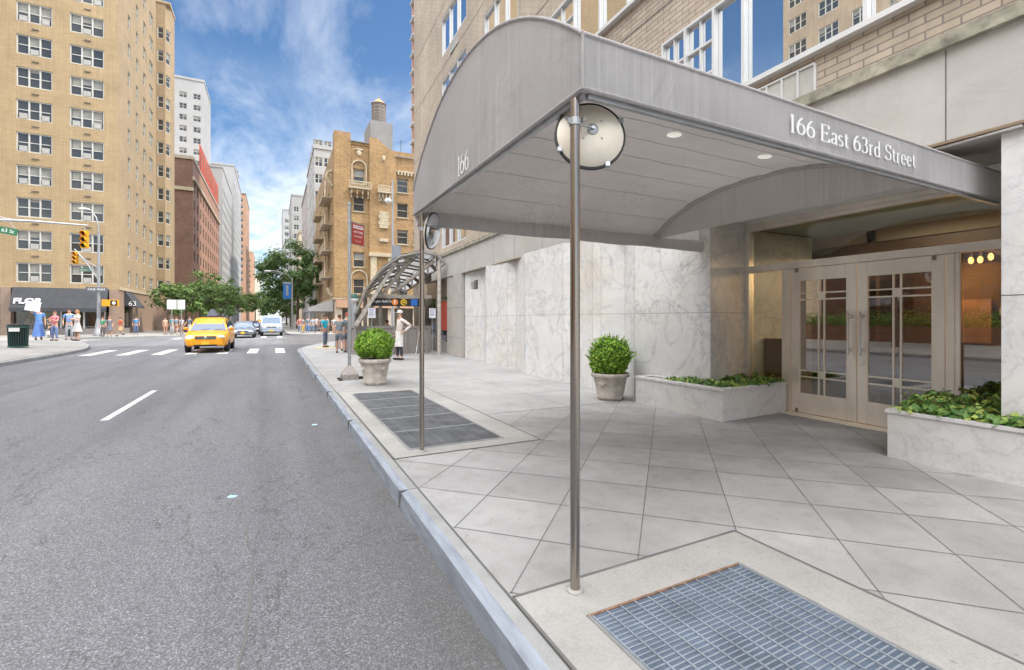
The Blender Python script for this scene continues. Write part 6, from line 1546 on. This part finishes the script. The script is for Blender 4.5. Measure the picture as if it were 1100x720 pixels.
for u, z, w in ((385.6,17.9,2.6),(411.7,17.75,1.7)):
    x = bx_(u); m = MB(); m.box(x-w/2,x+w/2,59.1,59.85,z-.55,z-.38); m.box(x-w/2,x+w/2,59.1,59.2,z+.25,z+.37)
    for i in range(int(w/.2)+1): xx = x-w/2+.06+i*.2; m.box(xx-.04,xx+.04,59.12,59.18,z-.38,z+.25)
    for i in range(4): m.box(x-w*.4+i*w*.25,x-w*.4+i*w*.25+.16,59.3,59.85,z-1.15,z-.55); m.box(x-w*.38+i*w*.25,x-w*.38+i*w*.25+.12,59.55,59.85,z-1.6,z-1.15)
    m.build('balcony', M['stone_trim'], bb)
x = bx_(411.7); m = MB()
for i, z in enumerate([11.2+k*.42 for k in range(16)]):
    if i not in (1,2,3,9,10,11): m.box(x-.55-(i%2)*.12,x+.55+(i%2)*.12,59.55,59.69,z,z+.40)
m.box(gx0-.1,bx_(428),59.35,59.69,9.3,9.75); m.box(gx0+.1,bx_(404),59.5,59.69,4.1,9.3); m.box(bx_(416),bx_(420),59.5,59.69,4.1,9.3)
m.ell((bx_(385.6),59.95,21.9),(.3,.15,.38)); m.ell((bx_(385.6),59.95,22.35),(.5,.12,.14)); m.ell((x,59.66,21.6),(.2,.12,.4))
m.build('carved_trim', M['stone_trim'], bb)
m = MB()
for i in range(14): xx = gx1+.2+i*.42; m.box(xx,xx+.22,59.75,60,19.9,20.25)
m.box(gx1,24.5,59.8,60,20.27,20.45); m.build('corbel_table', M['stone_trim'], bb)
m = MB(); m.box(XB-.15,24.5,59.85,90,3.9,4.15); m.build('string_course', M['stone_trim'], bb)
m = MB(); m.box(XB,24.5,60.6,90,0,3.9)
for x in (XB, 9.6, 12.8, 16, 19.2): m.mat(0).box(x,x+.8,60,60.59,0,3.89)
m.mat(1).box(XB+.8,24,60.3,60.35,.5,3.5)
m.build('ground_floor', [M['limestone'], M['shopglass']], bb)
m = MB(); m.box(XB+.1,24,59.7,60.0,2.9,3.85); m.build('fascia', M['orange_bldg'], bb)
# rusticated curl and stone balconies on the street side
fe = MB()
for z in (6.8,10.2,13.6,17.0):
    fe.box(XB-1.05,XB-.02,64,69.5,z,z+.08); 
    for y in [64+k*.45 for k in range(13)]: fe.bar((XB-1.03,y,z),(XB-1.03,y,z+.95),.04,.04)
    fe.bar((XB-1.03,64,z+.95),(XB-1.03,69.4,z+.95),.06,.06); fe.bar((XB-.8,64.3,z),(XB-.35,68.6,z+3.4),.12,.05)
    fe.box(XB-1.05,XB-.02,76,81.5,z,z+.08); fe.bar((XB-1.03,76,z+.95),(XB-1.03,81.4,z+.95),.06,.06)
    for y in [76+k*.45 for k in range(13)]: fe.bar((XB-1.03,y,z),(XB-1.03,y,z+.95),.04,.04)
fe.build('fire_escape', M['limestone'], bb)
m = MB(); m.tube([(XB-.05,62.6,18.2),(XB-.5,62.6,18.6),(XB-.75,62.6,19.3),(XB-.55,62.6,19.9),(XB-.1,62.6,20.0)], .22, 8); m.tube([(XB-.05,62.6,4.4),(XB-.5,62.6,4.9),(XB-.6,62.6,5.4)], .22, 8); m.build('scroll_bracket', M['stone_trim'], bb, smooth=True)
aw = thing('cafe_awning', 'grey canvas cafe awning on the street side of the ochre building', 'awning', (5,68,2.4))
m = MB(); m.extr([(6.4,61,3.9),(3.6,61,2.9),(3.6,61,2.45),(6.4,61,2.45)], (0,12,0)); m.build('cloth', M['canvas'], aw)
m = MB()
for y in (61.2,65,69,72.8): m.tube([(3.7,y,0),(3.7,y,2.5)], .05, 6)
m.build('post', M['galv'], aw)
# roof hut and water tank
m = MB(); m.box(11.7,14.7,66,71,ZR,28.8); m.build('roof_hut', M['hut'], bb)
wt = thing('water_tank', 'round wooden water tank with conical roof on the ochre building', 'water tank', (12.9,68,28.2))
cx, cy = 13.2, 68
for a in (45,135,225,315): m = MB(); m.tube([(cx+.8*math.cos(R(a)),cy+.8*math.sin(R(a)),28.8),(cx+.8*math.cos(R(a)),cy+.8*math.sin(R(a)),29.25)], .09, 6); m.build('leg', M['dark_frame'], wt)
m = MB(); m.lathe([(.94,29.2),(.98,29.25),(.95,32.0),(.9,32.05)], (cx,cy,0), 32); m.build('barrel', M['watertank'], wt)
m = MB()
for z in (29.4,29.7,30.0,30.4,30.8,31.3,31.7): m.lathe([(.985,z),(1.0,z),(1.0,z+.05),(.985,z+.05)], (cx,cy,0), 32)
m.build('hoop', M['dark_frame'], wt)
m = MB(); m.lathe([(1.06,31.95),(.15,32.75),(0,32.85)], (cx,cy,0), 24); m.lathe([(.1,32.7),(.1,33.0),(0,33.05)], (cx,cy,0), 10); m.build('conical_roof', M['tankroof'], wt)
t = thing('roof_aerials', 'thin aerials on the roof edge of the ochre building', 'aerial', (16,62,ZR))
m = MB()
for x, h in ((14.9,2.4),(17.0,1.2),(17.6,1.6)): m.tube([(x,62,ZR),(x,62,ZR+h)], .03, 5); m.tube([(x-.4,62,ZR+h*.8),(x+.5,62,ZR+h*.9)], .02, 5)
m.build('rod', M['dark_metal'], t)

# ------------------------------------------------------------------ across the street, seen in the glass of doors and windows
ot = far_block('apartment_building', 'low sandy brick building across the street, mirrored in the entrance doors', -32, -14, -24, 16.5, 14, 'brick_tower', sidew=(7, 6.6, 3.0, 3.0, 1.7, 2), trim='limestone', seed=41, sidespec=(3,2))
far_block('apartment_tower', 'slender sandy brick tower set back across the street, mirrored in the window above the canopy', -60, -40, 27, 37.5, 78, 'brick_tower', front=(4,8,3.0,2.4,1.7,12), sidew=(3, 8, 3.0, 2.2, 1.7, 22), trim='limestone', seed=43, sidespec=(3,2))
m = MB(); m.box(-14,-13.85,-24,16.5,0,5.2); m.build('stone_base', M['brick_dark_y'], ot)
m = MB(); m.box(-13.84,-13.8,5.5,9.5,.6,3.6); m.box(-13.84,-13.8,12,15,.6,3.6); m.build('lobby_window', M['shopglass'], ot)
m = MB(); m.box(-12.9,-12.1,8.5,22,.25,1.15); t = thing('hedge_planter', 'brown brick planter with hedge across the street', 'planter', (-12.5,15,.3)); m.build('box', M['brick_dark_y'], t)
rnd = random.Random(77); h_ = thing('hedge', 'bright green hedge in the brick planter across the street', 'hedge', (-12.5,15,1.1)); m = MB()
for i in range(6000): leaf(m, (rnd.uniform(-12.95,-12.05), rnd.uniform(8.4,22), 1.15+abs(rnd.gauss(0,.32))), (rnd.gauss(.6,.5),rnd.gauss(0,.5),.6), .13, rnd)
m.build('foliage', M['hedge'], h_, fix=False)
t = thing('entrance_steps', 'red stone steps with handrail across the street', 'steps', (-12.5,5,.3)); m = MB()
for i in range(4): m.box(-13.8+0,-12.0-i*.35,3.4,8.2,.1+i*.16,.26+i*.16)
m.build('tread', M['brick_dark_y'], t); m = MB(); m.tube([(-11.9,8.1,.3),(-11.9,8.1,1.3),(-13.2,8.1,2.0),(-13.2,8.1,.8)], .03, 8); m.tube([(-11.9,3.5,.3),(-11.9,3.5,1.3),(-13.2,3.5,2.0),(-13.2,3.5,.8)], .03, 8); m.build('handrail', M['steel'], t)
tree((-9.8,11,.2), 'street tree across the road mirrored in the entrance doors', 7.5, 2.6, 2.4, 3500, M['leaf_tree'], 61, .14, ls=.22)

# ------------------------------------------------------------------ sky, sun, camera
EL, AZ = 47, (.94, -.34)
w = bpy.data.worlds.new('World'); SC.world = w; w.use_nodes = True; nt = w.node_tree; bg = nt.nodes['Background']
sky = nt.nodes.new('ShaderNodeTexSky'); sky.sky_type = 'NISHITA'; sky.sun_disc = False; sky.sun_elevation = R(EL); sky.sun_rotation = math.atan2(AZ[0], AZ[1])
sky.air_density = 1.0; sky.dust_density = .6; sky.ozone_density = 2.0
tc = nt.nodes.new('ShaderNodeTexCoord'); sp = nt.nodes.new('ShaderNodeSeparateXYZ'); nt.links.new(tc.outputs['Generated'], sp.inputs[0])
# clouds lie on a plane overhead : project the view direction by its height
mx = nd(nt, 'ShaderNodeMath', operation='MAXIMUM'); mx.inputs[1].default_value = .04; nt.links.new(sp.outputs[2], mx.inputs[0])
ad = nd(nt, 'ShaderNodeMath', operation='ADD'); ad.inputs[1].default_value = .12; nt.links.new(mx.outputs[0], ad.inputs[0])
dx = nd(nt, 'ShaderNodeMath', operation='DIVIDE'); nt.links.new(sp.outputs[0], dx.inputs[0]); nt.links.new(ad.outputs[0], dx.inputs[1])
dy = nd(nt, 'ShaderNodeMath', operation='DIVIDE'); nt.links.new(sp.outputs[1], dy.inputs[0]); nt.links.new(ad.outputs[0], dy.inputs[1])
cb = nt.nodes.new('ShaderNodeCombineXYZ'); nt.links.new(dx.outputs[0], cb.inputs[0]); nt.links.new(dy.outputs[0], cb.inputs[1])
mp = nt.nodes.new('ShaderNodeMapping'); mp.inputs['Rotation'].default_value = (0,0,R(25)); mp.inputs['Scale'].default_value = (1.5,.62,1); mp.inputs['Location'].default_value = (2.1,.7,0); nt.links.new(cb.outputs[0], mp.inputs[0])
n1 = nd(nt, 'ShaderNodeTexNoise', i_Scale=1.15, i_Detail=9, i_Roughness=.60, i_Distortion=.35); nt.links.new(mp.outputs[0], n1.inputs['Vector'])
r1 = ramp(nt, [(.52, (0,0,0)), (.64, (.30,)*3), (.80, (.85,)*3)]); nt.links.new(n1.outputs[0], r1.inputs[0])
# thicker towards the horizon
r2 = ramp(nt, [(.02, (.95,)*3), (.24, (.55,)*3), (.46, (.0,)*3)]); nt.links.new(sp.outputs[2], r2.inputs[0])
n2 = nd(nt, 'ShaderNodeTexNoise', i_Scale=2.0, i_Detail=8, i_Roughness=.62, i_Distortion=.5); nt.links.new(mp.outputs[0], n2.inputs['Vector'])
r3 = ramp(nt, [(.36, (0,0,0)), (.58, (1,1,1))]); nt.links.new(n2.outputs[0], r3.inputs[0])
lo_ = mixc(nt, 1, r2.outputs[0], r3.outputs[0], 'MULTIPLY')
cl = mixc(nt, 1, r1.outputs[0], lo_, 'SCREEN')
bwn = nt.nodes.new('ShaderNodeRGBToBW'); nt.links.new(cl, bwn.inputs[0])
hs = nt.nodes.new('ShaderNodeHueSaturation'); hs.inputs['Saturation'].default_value = 1.17; nt.links.new(sky.outputs[0], hs.inputs['Color'])
# unseen bright cloud above and behind the view, added to lift the shade
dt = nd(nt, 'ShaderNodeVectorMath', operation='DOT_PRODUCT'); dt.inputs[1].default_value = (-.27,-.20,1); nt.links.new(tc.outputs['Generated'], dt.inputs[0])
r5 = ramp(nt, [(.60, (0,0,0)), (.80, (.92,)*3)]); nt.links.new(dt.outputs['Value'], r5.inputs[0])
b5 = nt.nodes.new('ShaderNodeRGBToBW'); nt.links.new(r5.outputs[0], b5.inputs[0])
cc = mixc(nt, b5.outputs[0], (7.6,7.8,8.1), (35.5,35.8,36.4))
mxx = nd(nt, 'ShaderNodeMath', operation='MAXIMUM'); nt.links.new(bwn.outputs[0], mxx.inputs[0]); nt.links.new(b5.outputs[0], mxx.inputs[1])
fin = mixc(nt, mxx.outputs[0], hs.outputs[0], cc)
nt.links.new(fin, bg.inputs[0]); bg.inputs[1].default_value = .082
sun = bpy.data.lights.new('sun', 'SUN'); sun.energy = 2.0; sun.angle = R(.6); sun.color = (1,.94,.85)
so = bpy.data.objects.new('sun', sun); COL.objects.link(so); so.location = (30,-20,60)
v = Vector((AZ[0]*math.cos(R(EL)), AZ[1]*math.cos(R(EL)), math.sin(R(EL)))); so.rotation_euler = v.to_track_quat('Z','Y').to_euler()
cam = bpy.data.cameras.new('camera'); co = bpy.data.objects.new('camera', cam); COL.objects.link(co); SC.camera = co
th = math.atan2(255, 504)
co.location = (0,0,1.5); co.rotation_euler = (R(90), 0, -th)
cam.sensor_fit = 'HORIZONTAL'; cam.sensor_width = 36; cam.lens = 36*504/1100; cam.shift_x = 0; cam.shift_y = -17/1100; cam.clip_start = .05; cam.clip_end = 6000
SC.view_settings.view_transform = 'Standard'; SC.view_settings.look = 'None'; SC.view_settings.gamma = 1; SC.view_settings.use_curve_mapping = False
SC.view_settings.exposure = 1.15
SC.cycles.max_bounces = 8; SC.cycles.transparent_max_bounces = 12; SC.cycles.glossy_bounces = 4; SC.cycles.diffuse_bounces = 4
